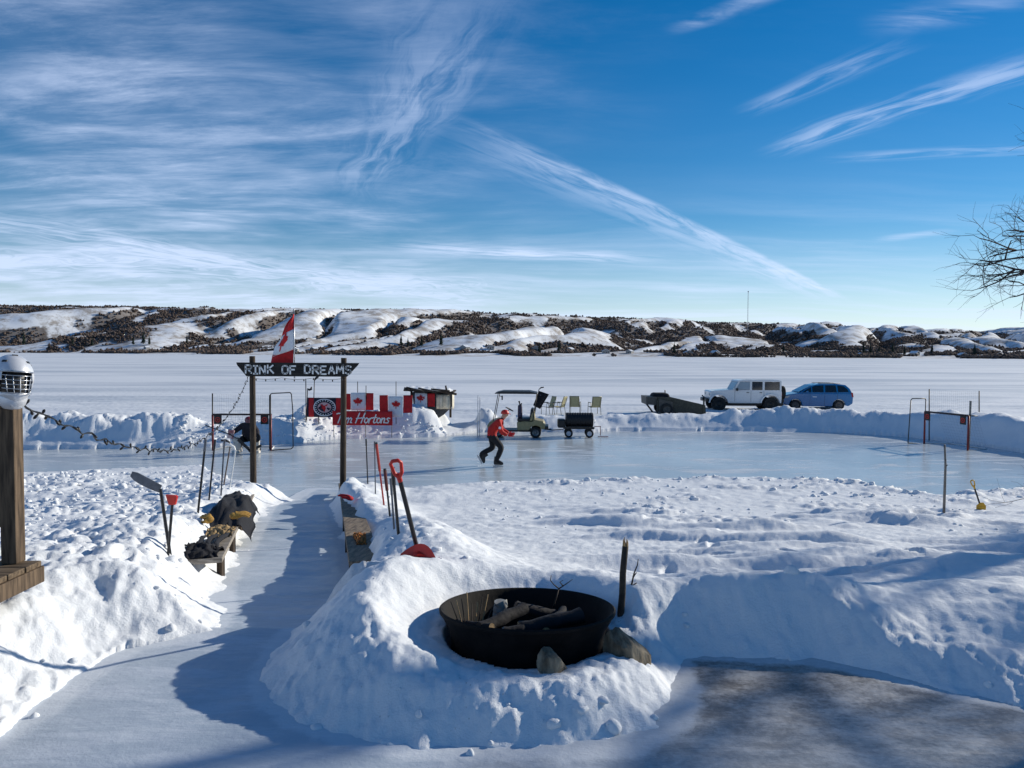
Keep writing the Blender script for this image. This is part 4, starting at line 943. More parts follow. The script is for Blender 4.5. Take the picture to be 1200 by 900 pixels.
tp = atd(1137, 470, gl2[1].y-1.4); bt = at(1134.5, 527, 0); pp_ = thing('wooden_stake', 'short wooden stake leaning on the right post of the right goal', 'stake', bt); MB().box((tp-bt)/2+Vector((.05, .06, 0)), (.07, .04, (tp-bt).length), (tp-bt).to_track_quat('Z','Y').to_matrix(), 1, .006).obj('board', WOOD_GREY, pp_)

# ================================================================== people
def person(name, label, P, rad, E, loc, mats, fmat, root=0):
    t = thing(name, label, 'person', loc); body = skinned('body', P, E, rad, mats, t, 2, root, fmat); return t, body
JACK = pm('red_jacket', (.46, .018, .014), .75, var=.22, scale=6, bump=.01, bscale=12); PANT = pm('black_trousers', (.012, .012, .015), .85, var=.4, scale=8, bump=.008, bscale=14)
sk0 = at(584, 546.5, 0)
# x right (facing), y away, z up
J = {'hip': (-.23,0,.93), 'waist': (-.20,0,1.06), 'chest': (-.06,0,1.25), 'neck': (.09,0,1.39), 'chin': (.16,0,1.46), 'head': (.19,0,1.54), 'crown': (.18,0,1.62), 'nose': (.295,0,1.535),
 'shN': (.01,-.17,1.32), 'elN': (.08,-.24,1.04), 'wrN': (.27,-.20,.94), 'shF': (.02,.17,1.32), 'elF': (.08,.25,1.07), 'wrF': (.30,.14,.96),
 'hipN': (-.19,-.10,.90), 'knN': (.10,-.11,.57), 'anN': (-.06,-.10,.17), 'toeN': (.10,-.10,.10),
 'hipF': (-.20,.10,.90), 'knF': (-.16,.11,.53), 'anF': (-.52,.11,.36), 'toeF': (-.50,.11,.22), 'seat': (-.30,0,.97)}
K = list(J); I = {k: i for i, k in enumerate(K)}
rad_ = dict(hip=(.15,.17), waist=(.165,.185), chest=(.17,.205), neck=.06, chin=.075, head=(.095,.085), crown=.08, nose=.018, shN=.10, elN=.078, wrN=.055, shF=.10, elF=.078, wrF=.055, hipN=.12, knN=.098, anN=.072, toeN=.04, hipF=.12, knF=.098, anF=.072, toeF=.04, seat=.115)
Ed = [('hip','waist'),('waist','chest'),('chest','neck'),('neck','chin'),('chin','head'),('head','crown'),('head','nose'),('chest','shN'),('shN','elN'),('elN','wrN'),('chest','shF'),('shF','elF'),('elF','wrF'),('hip','hipN'),('hipN','knN'),('knN','anN'),('anN','toeN'),('hip','hipF'),('hipF','knF'),('knF','anF'),('anF','toeF'),('hip','seat')]
def fm(c):
    if c.z > 1.42 and c.x > .05: return 2
    if c.z > .93 and c.x > -.33: return 0
    if c.x > .09 and c.z > .84: return 0
    return 1
sk, body = person('person', 'person in red jacket and cap with black trousers skating to the right', [J[k] for k in K], [rad_[k] for k in K], [(I[a], I[b]) for a, b in Ed], sk0, [JACK, PANT, SKIN], fm)
cp = MB(); cp.lathe([(.118, -.005), (.116, .03), (.10, .075), (.065, .105), (.02, .118), (.002, .119)], 20, (.185, 0, 1.56), 'Z', 1.02, .92); cp.obj('cap', RED, sk, True)
MB().prism([(.26, 1.56), (.36, 1.54), (.365, 1.547), (.26, 1.575)], -.07, .07).obj('cap_peak', RED, sk)
for sgn in (-1, 1):
    MB().lathe([(.001, 0), (.020, .004), (.022, .012), (.001, .018)], 8, (.175, sgn*.092, 1.525), 'Y', 1, 1.4).obj('ear', SKIN, sk, True)
    MB().lathe([(.001, -.008), (.008, 0), (.001, .008)], 8, (.278, sgn*.032, 1.552), 'Z').obj('eye', BLACK, sk, True)
MB().box((.282, 0, 1.495), (.012, .045, .008)).obj('mouth', pm('lips', (.32,.12,.10), .6), sk)
MB().box((.045, -.335, 1.17), (.07, .012, .07), (0, R(12), 0), 1, .003).obj('sleeve_patch', WHITECLOTH, sk)
MB().tube([(.06,-.06,1.40),(.10,-.08,1.42),(.15,0,1.415),(.10,.08,1.42),(.06,.06,1.40)], .022, 7).obj('collar', BLACKCLOTH, sk, True)
glove('glove', None, REDCLOTH, (.27, -.20, .94), (R(8), R(80), R(-88)), .85, sk); glove('glove', None, REDCLOTH, (.30, .14, .96), (R(8), R(100), R(-95)), .85, sk)
def skate(par, loc, ang):
    M_ = Matrix.Rotation(ang, 3, 'Y'); L_ = Vector(loc)
    f = lambda p: L_+M_@p
    bt_ = MB(); bt_.prism([(-.09,.07),(-.10,.14),(-.085,.30),(.035,.31),(.05,.20),(.13,.16),(.18,.125),(.185,.08),(.16,.065)], -.045, .045).xf(f); b_ = bt_.obj('skate_boot', BLACK, par, True, 35)
    MB().prism([(-.08,.068),(.15,.068),(.13,.035),(-.07,.035)], -.012, .012).xf(f).obj('blade_holder', WHITE, b_)
    MB().prism([(-.11,.037),(.17,.037),(.19,.020),(.17,.006),(-.10,.0),(-.125,.014)], -.003, .003).xf(f).obj('blade', STEEL, b_)
skate(sk, (-.04, -.10, 0.002), R(2)); skate(sk, (-.59, .11, .20), R(62))
# goalie in the left goal
gk0 = at(294, 530, 0); gk0.y -= .15
JK = {'hip': (.02,0,.50), 'waist': (.0,-.02,.64), 'chest': (-.02,-.10,.84), 'neck': (.03,-.18,.99), 'head': (.06,-.23,1.09), 'crown': (.06,-.22,1.17),
 'shL': (-.20,-.12,.90), 'elL': (-.36,-.22,.76), 'wrL': (-.42,-.38,.68), 'shR': (.18,-.10,.90), 'elR': (.34,-.18,.70), 'wrR': (.36,-.34,.56),
 'hL': (-.13,.0,.48), 'kL': (-.26,-.20,.40), 'aL': (-.30,.02,.10), 'tL': (-.34,-.10,.07), 'hR': (.15,0,.48), 'kR': (.26,-.20,.38), 'aR': (.32,.02,.10), 'tR': (.36,-.10,.07)}
KK = list(JK); IK = {k: i for i, k in enumerate(KK)}
rk = dict(hip=.16, waist=.17, chest=.19, neck=.07, head=.105, crown=.085, shL=.11, elL=.085, wrL=.06, shR=.11, elR=.085, wrR=.06, hL=.12, kL=.10, aL=.07, tL=.05, hR=.12, kR=.10, aR=.07, tR=.05)
Ek = [('hip','waist'),('waist','chest'),('chest','neck'),('neck','head'),('head','crown'),('chest','shL'),('shL','elL'),('elL','wrL'),('chest','shR'),('shR','elR'),('elR','wrR'),('hip','hL'),('hL','kL'),('kL','aL'),('aL','tL'),('hip','hR'),('hR','kR'),('kR','aR'),('aR','tR')]
gk, gb = person('person', 'person in dark clothes crouching as goalie inside the left goal, wearing white leg pads', [JK[k] for k in KK], [rk[k] for k in KK], [(IK[a], IK[b]) for a, b in Ek], gk0, [pm('dark_jersey', (.016, .014, .022), .85, var=.4), PANT, SKIN], lambda c: 2 if c.z > 1.03 and c.y < -.24 else (0 if c.z > .55 else 1))
MB().lathe([(.10, -.08), (.128, -.02), (.125, .05), (.09, .10), (.03, .125), (.002, .128)], 18, (.06, -.21, 1.10), 'Z', .95, 1.05).obj('helmet', pm('dark_red_helmet', (.18,.02,.03), .4), gk, True)
for k in range(4): MB().tube([(.06+math.sin(a)*.12, -.22-math.cos(a)*.135, 1.03+.03*k) for a in np.linspace(-.9,.9,7)], .004, 4).obj('cage_bar', STEEL, gk, True)
for sx_ in (-1, 1):
    pd = MB(); pd.box((sx_*.31, -.24, .29), (.22, .12, .52), (R(14), R(sx_*10), 0), .92, .03); p_ = pd.obj('leg_pad', pm('pad_white', (.62,.58,.52), .7, var=.15), gk, True)
    MB().box((sx_*.33, -.30, .07), (.24, .20, .10), (0, 0, 0), 1, .03).obj('pad_toe', pm('pad_white', (.6,.6,.6)), p_, True)
MB().box((-.43, -.47, .67), (.20, .06, .30), (R(10), R(15), 0), 1, .02).obj('blocker', pm('red_white_blocker', (.42, .10, .11), .6, var=.3, scale=9, col2=(.66,.55,.55)), gk)
MB().lathe([(.02, -.04), (.12, -.03), (.14, .0), (.11, .03), (.04, .04)], 14, (.38, -.42, .56), 'Y', 1, 1.15).obj('catching_glove', BLACKCLOTH, gk, True)
stg = thing('goalie_stick', 'dark goalie stick held low across the left goal', 'stick', gk0+Vector((-.44, -.52, .66)))
MB().tube([(-.80, .0, .30), (0, 0, 0), (.30, -.02, -.16)], .016, 6).obj('shaft', BLACK, stg, True)
MB().prism([(.28,-.10),(.62,-.42),(.66,-.50),(.60,-.52),(.24,-.20)], -.035, -.005).obj('paddle', BLACK, stg)
MB().prism([(.58,-.48),(.72,-.44),(1.02,-.30),(1.02,-.38),(.74,-.55),(.62,-.57)], -.035, -.005).obj('blade', BLACK, stg)

# ================================================================== banners and flags on the far bank
BY = 29.2
def wavy(P0, ux, uz, amp, seed):
    return lambda u, v, d: tuple(Vector((ux*u, -d+amp*(math.sin(u*9+seed)*.6+math.sin(v*4+u*5+seed*2)*.4), -uz*v)))
def banner_origin(px0, py0, px1, py1, y):
    A = atd(px0, py0, y); Bq = atd(px1, py1, y); return A, Bq.x-A.x, A.z-Bq.z
def pole_at(par, x, z0, z1, r=.016, nm='pole', m=DARKSTEEL, lean=0): MB().tube([(x, .03, z0), (x+lean, .03, z1)], r, 6).obj(nm, m, par, True)
# dark club banner with red stripes and round emblem
A, W_, H_ = banner_origin(359.5, 466, 401, 489, BY)
bn = thing('club_banner', 'navy banner with red end stripes and a round white ringed emblem on the far bank', 'banner', A); fn = wavy(A, W_, H_, .06, 1)
for (u0, u1, m_, nm) in ((0, .05, NAVYCLOTH, 'cloth'), (.05, .20, REDCLOTH, 'red_stripe'), (.20, .82, NAVYCLOTH, 'cloth'), (.82, .96, REDCLOTH, 'red_stripe'), (.96, 1.0, NAVYCLOTH, 'cloth')):
    b = MB(); sheet(b, u0, u1, 0, 1, fn, max(2, int((u1-u0)*20)), 6); b.obj(nm, m_, bn, True)
cx_, cy_ = .50, .50; asp = W_/H_
rg = MB(); n = 28
def ringpt(a, r, d): return fn(cx_+math.cos(a)*r/asp*1.25, cy_+math.sin(a)*r*1.0, d)
def ring(r0, r1, d): return MB().add([ringpt(2*math.pi*k/n, r, d) for r in (r0, r1) for k in range(n)], [(k, (k+1) % n, n+(k+1) % n, n+k) for k in range(n)])
PINKW = pm('emblem_pale', (.55, .38, .40), .8, var=.1)
ring(.41, .45, .012).obj('emblem_ring', WHITECLOTH, bn)
for k in range(22):
    a = 2*math.pi*k/22; MB().add([ringpt(a+da, r, .012) for da, r in ((-.05,.33),(.05,.33),(.05,.385),(-.05,.385))], [(0,1,2,3)]).obj('emblem_letter', WHITECLOTH, bn)
MB().add([ringpt(2*math.pi*k/n, .27, .012) for k in range(n)], [tuple(range(n))]).obj('emblem_disc', PINKW, bn)
star = [ringpt(math.pi/2+math.pi*k/5, (.25 if k % 2 == 0 else .09), .016) for k in range(10)]; MB().add(star+[ringpt(0, 0, .016)], [(k, (k+1) % 10, 10) for k in range(10)]).obj('emblem_star', REDCLOTH, bn)
for a in (.25, math.pi-.25): MB().add([ringpt(a+da, r, .018) for da, r in ((-.35,.12),(.0,.26),(.5,.22),(.3,.10))], [(0,1,2,3)]).obj('emblem_wing', NAVYCLOTH, bn)
pole_at(bn, -.04, -1.3, .72, .018); pole_at(bn, W_*.33, -1.0, .0)
for px_, py_ in ((360.5, 455), (368.5, 445)):
    q = atd(px_, py_, BY+.1); lb = 'stick with a dark curled blade standing left behind the navy banner' if px_ < 365 else 'taller stick with a dark blade standing behind the navy banner'
    t = thing('hockey_stick', lb, 'stick', (q.x, BY+.1, q.z-1.3)); MB().tube([(-.05,0,0),(0,0,1.3)], .017, 6).obj('shaft', DARKSTEEL, t, True)
    MB().tube([(0,0,1.28),(.06,0,1.24 if px_ < 365 else 1.36),(.13,0,1.26 if px_ < 365 else 1.42),(.15,0,1.36 if px_ < 365 else 1.47)], [.025,.045,.05,.02], 6).obj('blade', BLACK, t, True)
def cflag(label, px0, py0, px1, py1, y, bands, leafc, lsc, poles, seed, name='maple_leaf_flag', sh=None):
    A, W_, H_ = banner_origin(px0, py0, px1, py1, y); t = thing(name, label, 'flag', A); fn = wavy(A, W_, H_, .07, seed); wb = None
    for (u0, u1, v0, v1, red) in bands:
        b = MB(); sheet(b, u0, u1, v0, v1, fn, 6, 6); o = b.obj('red_band' if red else 'white_band', REDCLOTH if red else WHITECLOTH, t, True)
        if not red: wb = o
    asp = W_/H_; leafmesh(MB(), 0, 0, lsc, lambda x, yq, d: fn(leafc[0]+x/asp, leafc[1]-yq, d+.014)).obj('maple_leaf', REDCLOTH, wb)
    for (x, z0, z1, ln) in poles: pole_at(t, x*W_, z0, z1, .014, 'pole', DARKSTEEL, ln)
    return t, W_, H_
cflag('maple leaf flag draped on two thin poles, right of the navy banner', 404, 460, 438, 481, BY+.1, [(0,.21,.06,.97,1),(.22,.72,0,1,0),(.73,1,.02,.98,1)], (.45,.52), .27, [(.44,-1.1,.42,0),(.73,-1.0,.27,0)], 2)
cflag('maple leaf flag sagging over the right end of the red lettered banner', 445, 463, 483, 485, BY-.05, [(0,.25,.0,.95,1),(.26,.72,.06,1.18,0),(.73,1,.0,.95,1)], (.50,.52), .26, [(.50,-1.1,.52,0)], 5)
# red lettered banner
A, W_, H_ = banner_origin(389.5, 481.5, 460, 498.5, BY-.25)
tb = thing('lettered_banner', 'long red banner with white script lettering lying along the far bank', 'banner', A); fn = wavy(A, W_, H_, .05, 3)
b = MB(); sheet(b, 0, 1, 0, 1, fn, 30, 5); clo = b.obj('cloth', REDCLOTH, tb, True)
SCR = {'T': ([[(0,.95),(.15,1.02),(.75,1.0)],[(.42,1.0),(.25,0)]], .62), 'i': ([[(.12,.55),(.05,.1),(.15,0),(.25,.08)],[(.17,.75),(.19,.80)]], .27),
 'm': ([[(.05,.55),(.0,0)],[(.02,.35),(.2,.55),(.28,.45),(.22,0)],[(.25,.35),(.42,.55),(.52,.45),(.46,.05),(.58,.05)]], .62),
 'H': ([[(.2,1.05),(0,0)],[(.68,1.05),(.48,0)],[(.0,.48),(.72,.56)]], .72), 'o': ([[(.2,.55),(.05,.42),(.05,.12),(.18,0),(.34,.12),(.36,.40),(.2,.55)],[(.33,.45),(.46,.42)]], .44),
 'r': ([[(.06,.5),(.0,0)],[(.02,.30),(.18,.55),(.32,.52)]], .33), 't': ([[(.22,.9),(.08,.12),(.16,0),(.3,.08)],[(.0,.58),(.36,.60)]], .34),
 'n': ([[(.05,.55),(.0,0)],[(.02,.35),(.22,.55),(.30,.45),(.24,.05),(.36,.05)]], .40), 's': ([[(.34,.50),(.18,.56),(.08,.44),(.26,.22),(.20,.02),(.0,.04)]], .36), ' ': ([], .30)}
txt = 'Tim Hortons'; tot = sum(SCR[c][1] for c in txt); cx_ = .05
for c in txt:
    gl_, wd = SCR[c]; k = .90/tot
    if gl_: MB().strokes([[((cx_+p[0]*k+.010*p[1]), .12+p[1]*.70) for p in pl] for pl in gl_], .001, .004, lambda x, z, d: fn(x, 1-z, d+.012)) if False else None
    if gl_:
        m_ = MB(); hw_ = .042
        fnm = lambda x, z, d: fn(x/W_, 1-z/H_, d+.012)
        m_.strokes([[((cx_+p[0]*k)*W_+.06*p[1], (.16+p[1]*.66)*H_) for p in pl] for pl in gl_], hw_, .004, fnm); m_.obj('letter', WHITE, clo)
    cx_ += wd*k
for x_ in (.02, .55, .985): pole_at(tb, x_*W_, -1.0, .02, .014, 'stake', WOOD_GREY)

# ================================================================== snow-roofed stall
SY = 33.0
A = atd(506, 478, SY); stl = thing('drinks_stall', 'dark stall under a snow covered pole roof with a flag hung on its front', 'stall', (A.x, SY, 0))
def sx(px): return atd(px, 470, SY).x-A.x
def sz(py): return atd(500, py, SY).z
zr1, zr2 = sz(457), sz(461)
MB().prism([(sx(485), sz(459)), (sx(531), sz(461)), (sx(530), sz(476)), (sx(521), sz(485)), (sx(513), sz(490)), (sx(497), sz(490)), (sx(487), sz(478))], -.55, .55).obj('body', pm('stall_dark', (.05, .052, .055), .7, var=.3), stl)
pl_ = MB()
for k in range(5): pass
MB().box(((sx(476)+sx(533))/2, 0, zr1-.02), (sx(533)-sx(476), 1.7, .06), (0, R(2.2), 0), 1, .01).obj('roof_deck', WOOD_DARK, stl)
nu_, nv_ = 40, 16; u_, v_ = np.meshgrid(np.linspace(0,1,nu_), np.linspace(-1,1,nv_)); xx_ = sx(477)+(sx(531)-sx(477))*u_
zz2 = zr1+.015-(u_-.5)*.115+.09*np.clip(np.minimum(u_, 1-u_)*12, 0, 1)*np.sqrt(np.clip(1-v_**4, 0, 1))*(1+.5*fbm(u_*8, v_*2, 3, 3))
co_ = np.stack([xx_, v_*.8, zz2], -1).reshape(-1, 3); o = mesh_np('roof_snow', co_, grid_faces(nv_, nu_), SNOW); o.parent = stl
for k, (a, b_) in enumerate((((473.5,455),(482,458)), ((476,454),(500,460)), ((490,455),(512,460)), ((505,456),(527,458.5)), ((522,452),(524,461)), ((518,459),(535,462)))):
    p0, p1 = atd(*a, SY-.86), atd(*b_, SY-.84); MB().tube([Vector((p0.x-A.x, -.86+.02*k, p0.z)), Vector((p1.x-A.x, -.82, p1.z))], [.06 if k in (0,5) else .035, .05], 7).obj('roof_pole', BARK, stl, True)
for px_ in (484, 529): MB().tube([(sx(px_), -.5, sz(488)), (sx(px_), -.5, zr1)], .05, 8).obj('post', WOOD_DARK, stl, True)
CREAM = pm('cream_sheet', (.62, .56, .44), .6, var=.2, scale=5)
b = MB(); sheet(b, 0, 1, 0, 1, lambda u, v, d: (sx(513)+(sx(529)-sx(513))*u, -.60-d+.05*math.sin(u*14), sz(461.5)+(sz(478)-sz(461.5))*v), 20, 4, .006); b.obj('side_sheet', CREAM, stl, True)
b = MB(); sheet(b, 0, 1, 0, 1, lambda u, v, d: (sx(530.5)+.02+d, -.60+1.1*u, sz(461.5)+(sz(479)-sz(461.5))*v+.03*math.sin(u*9)), 12, 4, .01); b.obj('end_sheet', CREAM, stl, True)
fl_, _, _ = cflag('maple leaf flag hanging in the shade on the stall front', 486, 460.5, 509.5, 483, SY-.66, [(0,.62,0,1,0),(.64,1,.02,.72,1)], (.30,.30), .24, [], 7)
for ch in kids(fl_): pass
# ================================================================== lawn chairs
def lawn_chair(label):
    t = thing('lawn_chair', label, 'chair', (0,0,0), (0,0,0), 'olive lawn chairs behind the rink bank'); w2 = .27
    for s_ in (-1, 1):
        MB().tube([(s_*w2, -.25, 0), (s_*w2, -.23, .40), (s_*w2, -.20, .62), (s_*w2, .16, .63), (s_*w2, .20, .40), (s_*w2, .26, 0)], .016, 6).obj('side_frame', FRAME, t, True)
        MB().box((s_*w2, -.03, .645), (.05, .42, .02), None, 1, .006).obj('armrest', FRAME, t)
        MB().tube([(s_*.25, -.22, .42), (s_*.25, .20, .38), (s_*.25, .32, .72), (s_*.25, .38, .96)], .014, 6).obj('back_tube', FRAME, t, True)
    MB().tube([(-.25, .38, .96), (.25, .38, .96)], .014, 6).obj('top_rail', FRAME, t, True)
    b = MB(); sheet(b, -.245, .245, 0, 1, lambda u, v, d: (u, -.22+.42*v, .425-.04*v-.025*math.sin(v*3.1)+d), 4, 6, .008); b.obj('seat_sling', SLING, t, True)
    b = MB(); sheet(b, -.245, .245, 0, 1, lambda u, v, d: (u, .20+.18*v-.02*math.sin(v*3.1)+d, .40+.56*v), 4, 6, .008); b.obj('back_sling', SLING, t, True)
    return t
CHY = 40.5
def cpos(px): p = atd(px, 486, CHY); return (p.x, CHY, max(gz(p.x, CHY), .03))
ch0 = lawn_chair('olive lawn chair half hidden by the black flag, leftmost of the four'); ch0.location = cpos(642); ch0.rotation_euler = (0,0,R(-65))
dup(ch0, cpos(655), (0,0,R(-118)), 'olive lawn chair seen side on, second from the left')
dup(ch0, cpos(674), (0,0,R(168)), 'olive lawn chair seen from behind, third from the left')
dup(ch0, cpos(696.5), (0,0,R(195)), 'olive lawn chair seen from behind, rightmost of the four')
# ================================================================== wheels
def wheel(par, c, r, wd, rimc=STEEL, rr=.62, name='wheel'):
    b = MB(); b.lathe([(r*rr, -wd/2), (r*.92, -wd/2), (r, -wd*.32), (r, wd*.32), (r*.92, wd/2), (r*rr, wd/2)], 24, c, 'Y', 1, 1, True); ty = b.obj(name, RUBBER, par, True, 40)
    b = MB(); b.lathe([(r*rr, -wd*.40), (r*rr*.92, -wd*.34), (r*.30, -wd*.28), (r*.16, -wd*.42), (.001, -wd*.42), (.001, wd*.3), (r*rr, wd*.3)], 20, c, 'Y'); b.obj('rim', rimc, ty, True, 40)
    return ty
# ================================================================== golf cart
gc0 = at(604, 513, 0); gc0.y += .5
CARTB = pm('olive_cart_body', (.30, .25, .125), .45, var=.18)
cart = thing('golf_cart', 'olive golf cart with a flat dark roof parked on the ice behind the skater', 'golf cart', gc0, (0, 0, R(-3)))
for x, y in ((-.66,-.48),(-.66,.48),(.82,-.50),(.82,.50)): wheel(cart, (x, y, .215), .215, .18, pm('cart_rim', (.16,.17,.17), .4, .6))
MB().box((.05, 0, .27), (1.75, .95, .07), None, 1, .015).obj('floor', BLACK, cart)
def bodyprism(poly, hw_, bev, nm, m_, par):
    b = MB(); b.prism(poly, -hw_, hw_); o = b.obj(nm, m_, par)
    md = o.modifiers.new('bevel', 'BEVEL'); md.width = bev; md.segments = 2; md.limit_method = 'ANGLE'; md.angle_limit = R(35); return o
bodyprism([(.10,.30),(.08,.62),(.40,.66),(.66,.64),(.80,.72),(1.12,.66),(1.20,.52),(1.18,.36),(1.06,.34),(.98,.45),(.82,.49),(.66,.45),(.56,.30)], .55, .03, 'rear_body', CARTB, cart)
bodyprism([(-1.05,.30),(-1.10,.46),(-1.0,.62),(-.72,.72),(-.62,.72),(-.58,.30)], .52, .03, 'front_cowl', CARTB, cart)
MB().box((.35, 0, .71), (.52, 1.02, .11), None, 1, .03).obj('seat', BLACK, cart, True, 40)
MB().box((.66, 0, .96), (.12, 1.02, .36), (0, R(8), 0), 1, .04).obj('seat_back', BLACK, cart, True, 40)
bodyprism([(.58,.66),(.68,1.0),(.76,1.02),(.80,.70)], .53, .02, 'seat_panel', CARTB, cart)
rf = MB(); rf.prism([(-.80,1.755),(-.74,1.785),(-.50,1.84),(.58,1.84),(.86,1.775),(.88,1.735),(-.78,1.735)], -.58, .58).obj('roof', pm('dark_roof', (.025, .028, .030), .5, var=.25), cart)
for s_ in (-1, 1):
    MB().tube([(-.88, s_*.48, .55), (-.66, s_*.52, 1.75)], .016, 6).obj('roof_post', DARKSTEEL, cart, True)
    MB().tube([(.70, s_*.52, .62), (.86, s_*.54, 1.75)], .018, 6).obj('roof_post', DARKSTEEL, cart, True)
MB().tube([(-.50,-.22,.62), (-.24,-.22,1.10)], .018, 6).obj('steering_column', BLACK, cart, True)
qm = Vector((.47, 0, .86)).to_track_quat('Z','Y').to_matrix(); b = MB(); b.tube([Vector((-.23,-.22,1.11))+qm@Vector((math.cos(a)*.17, math.sin(a)*.17, 0)) for a in np.linspace(0, 6.283, 21)], .014, 6, False)
for a in (0, 2.1, 4.2): b.tube([Vector((-.23,-.22,1.11)), Vector((-.23,-.22,1.11))+qm@Vector((math.cos(a)*.17, math.sin(a)*.17, 0))], .012, 5)
b.obj('steering_wheel', BLACK, cart, True)
MB().tube([(-.62,-.5,1.66),(-.52,-.56,1.62)], .012, 5).box((-.50,-.57,1.58), (.05,.09,.17), None, 1, .01).obj('mirror', BLACK, cart)
MB().box((1.22, 0, .40), (.20, .95, .13), None, 1, .02).tube([(1.2,0,.30),(1.42,0,.30)], .03, 6).obj('rear_bumper', BLACK, cart)
bag = thing('golf_bag', 'slim dark purple bag standing on the golf cart seat', 'bag', gc0+Vector((.18, -.18, .765)))
MB().lathe([(.002,0),(.085,.005),(.095,.10),(.088,.42),(.080,.50),(.07,.50)], 14).obj('body', pm('dim_purple', (.06,.05,.085), .8, var=.3), bag, True)
MB().tube([(0,0,.48),(-.02,0,.60),(-.05,0,.66)], [.03,.026,.045], 7).tube([(.03,.01,.48),(.06,0,.58)], [.02,.03], 6).obj('top_cover', BLACKCLOTH, bag, True)
# black flag on a hockey stick at the rear of the cart
fq = atd(627.5, 481, gc0.y); sf = thing('black_flag', 'black flag flown from a slanted hockey stick at the rear of the golf cart', 'flag', fq)
s1 = atd(631.5, 456.5, gc0.y)-fq; MB().tube([Vector((-.14,0,-.75)), Vector((0,0,0)), s1, s1+Vector((.08,0,.075)), s1+Vector((.20,0,.095))], [.016,.016,.016,.028,.026], 6).obj('stick', BLACK, sf, True)
c0, c1, c2, c3 = (atd(x, y, gc0.y)-fq for x, y in ((631.5,458),(643.5,462),(633,479.5),(624.8,475)))
b = MB(); sheet(b, 0, 1, 0, 1, lambda u, v, d: tuple((c0*(1-u)+c1*u)*(1-v)+(c3*(1-u)+c2*u)*v+Vector((0, -d+.05*math.sin(u*6+v*3), 0))), 12, 12); fc = b.obj('cloth', BLACKCLOTH, sf, True)
def bf(u, v): return tuple((c0*(1-u)+c1*u)*(1-v)+(c3*(1-u)+c2*u)*v+Vector((0, -.012+.05*math.sin(u*6+v*3), 0)))
DIMW = pm('faded_print', (.10,.10,.12), .9, var=.4)
for k in range(4):
    v0 = .20+.17*k; MB().add([bf(.22+.05*(k % 2), v0), bf(.75, v0), bf(.75, v0+.05), bf(.22+.05*(k % 2), v0+.05)], [(0,1,2,3)]).obj('print_line', DIMW, fc)
# ================================================================== wagon with drum
wg0 = at(679, 513, 0); wg0.y += .35
wag = thing('utility_wagon', 'flat four wheeled wagon with white hubs parked behind the golf cart', 'wagon', wg0, (0,0,R(-4)))
WHUB = pm('white_hub', (.55,.56,.60), .45, var=.1)
for x, y in ((-.40,-.33),(-.42,.33),(.42,-.33),(.40,.33)): wheel(wag, (x, y, .165), .165, .09, WHUB, .58)
for x in (-.40, .41): MB().tube([(x, -.33, .165), (x, .33, .165)], .02, 6).tube([(x, 0, .165), (x, 0, .34)], .03, 6).obj('axle', DARKSTEEL, wag, True)
MB().box((0, 0, .36), (1.22, .64, .05), None, 1, .008).obj('deck', BLACK, wag); 
MB().box((0, -.33, .40), (1.24, .02, .06)).obj('deck_rail', DARKSTEEL, wag)
MB().tube([(-.60, 0, .30), (-1.05, 0, .26), (-1.30, 0, .30)], .018, 6).obj('tow_bar', DARKSTEEL, wag, True)
MB().tube([(.62, 0, .42), (.88, 0, .43)], .015, 6).tube([(.86, 0, .44), (.87, 0, .06)], .015, 6).box((.97,-.06,.03),(.42,.06,.02)).obj('support_leg', RUSTRED, wag)
dr_m = thing('black_drum', 'black ribbed drum barbecue lying on the wagon deck', 'drum', wg0+Vector((.02, 0, .385)))
prof_ = [(.001,-.55),(.25,-.55),(.29,-.53),(.295,-.50)]
for k in range(10): xk = -.48+k*.10; prof_ += [(.285, xk), (.297, xk+.02), (.297, xk+.04), (.285, xk+.06)]
prof_ += [(.295,.50),(.29,.53),(.25,.55),(.001,.55)]
MB().lathe(prof_, 26, (0, 0, .295), 'X', 1.0, 1.0).obj('shell', pm('matt_black', (.010,.010,.013), .55, var=.4), dr_m, True, 30)
MB().box((0, 0, .03), (.9, .5, .08), None, 1, .01).obj('cradle', BLACK, dr_m)
MB().box((-.72, 0, .16), (.30, .5, .34), None, 1, .05).obj('fire_box', BLACK, dr_m)
MB().tube([(.56,0,.30),(.62,0,.30),(.62,0,.16)], .014, 6).obj('handle', STEEL, dr_m, True)
# ================================================================== dump trailer
TY = 42.0
tq = atd(788, 486, TY); tr_ = thing('dump_trailer', 'dark olive steel trailer with its box tilted down to the right beside the white off-roader', 'trailer', (tq.x, TY, .04))
OLV = pm('dark_olive_steel', (.045, .046, .036), .6, .2, var=.35); OLV2 = pm('grey_steel_panel', (.075, .072, .066), .6, .2, var=.3)
def tx(px): return atd(px, 470, TY).x-tq.x
def tz(py): return atd(788, py, TY).z-.04
for s_ in (-.85, .85):
    MB().prism([(tx(767),tz(464)),(tx(784),tz(465)),(tx(821.5),tz(473.5)),(tx(822),tz(484)),(tx(800),tz(484)),(tx(785),tz(483)),(tx(768),tz(472))], s_-.03, s_+.03).obj('side_panel', OLV, tr_)
MB().prism([(tx(768),tz(474)),(tx(822),tz(484)),(tx(822),tz(482)),(tx(768),tz(471))], -.82, .82).obj('floor', OLV, tr_)
MB().box(((tx(822)), 0, (tz(473.5)+tz(484))/2), (.05, 1.72, tz(473.5)-tz(484)), (0, R(-4), 0)).obj('tailgate', OLV, tr_)
MB().prism([(tx(754),tz(464)),(tx(767),tz(464.5)),(tx(767),tz(474)),(tx(754.5),tz(473))], -.80, .80).obj('front_box', OLV2, tr_)
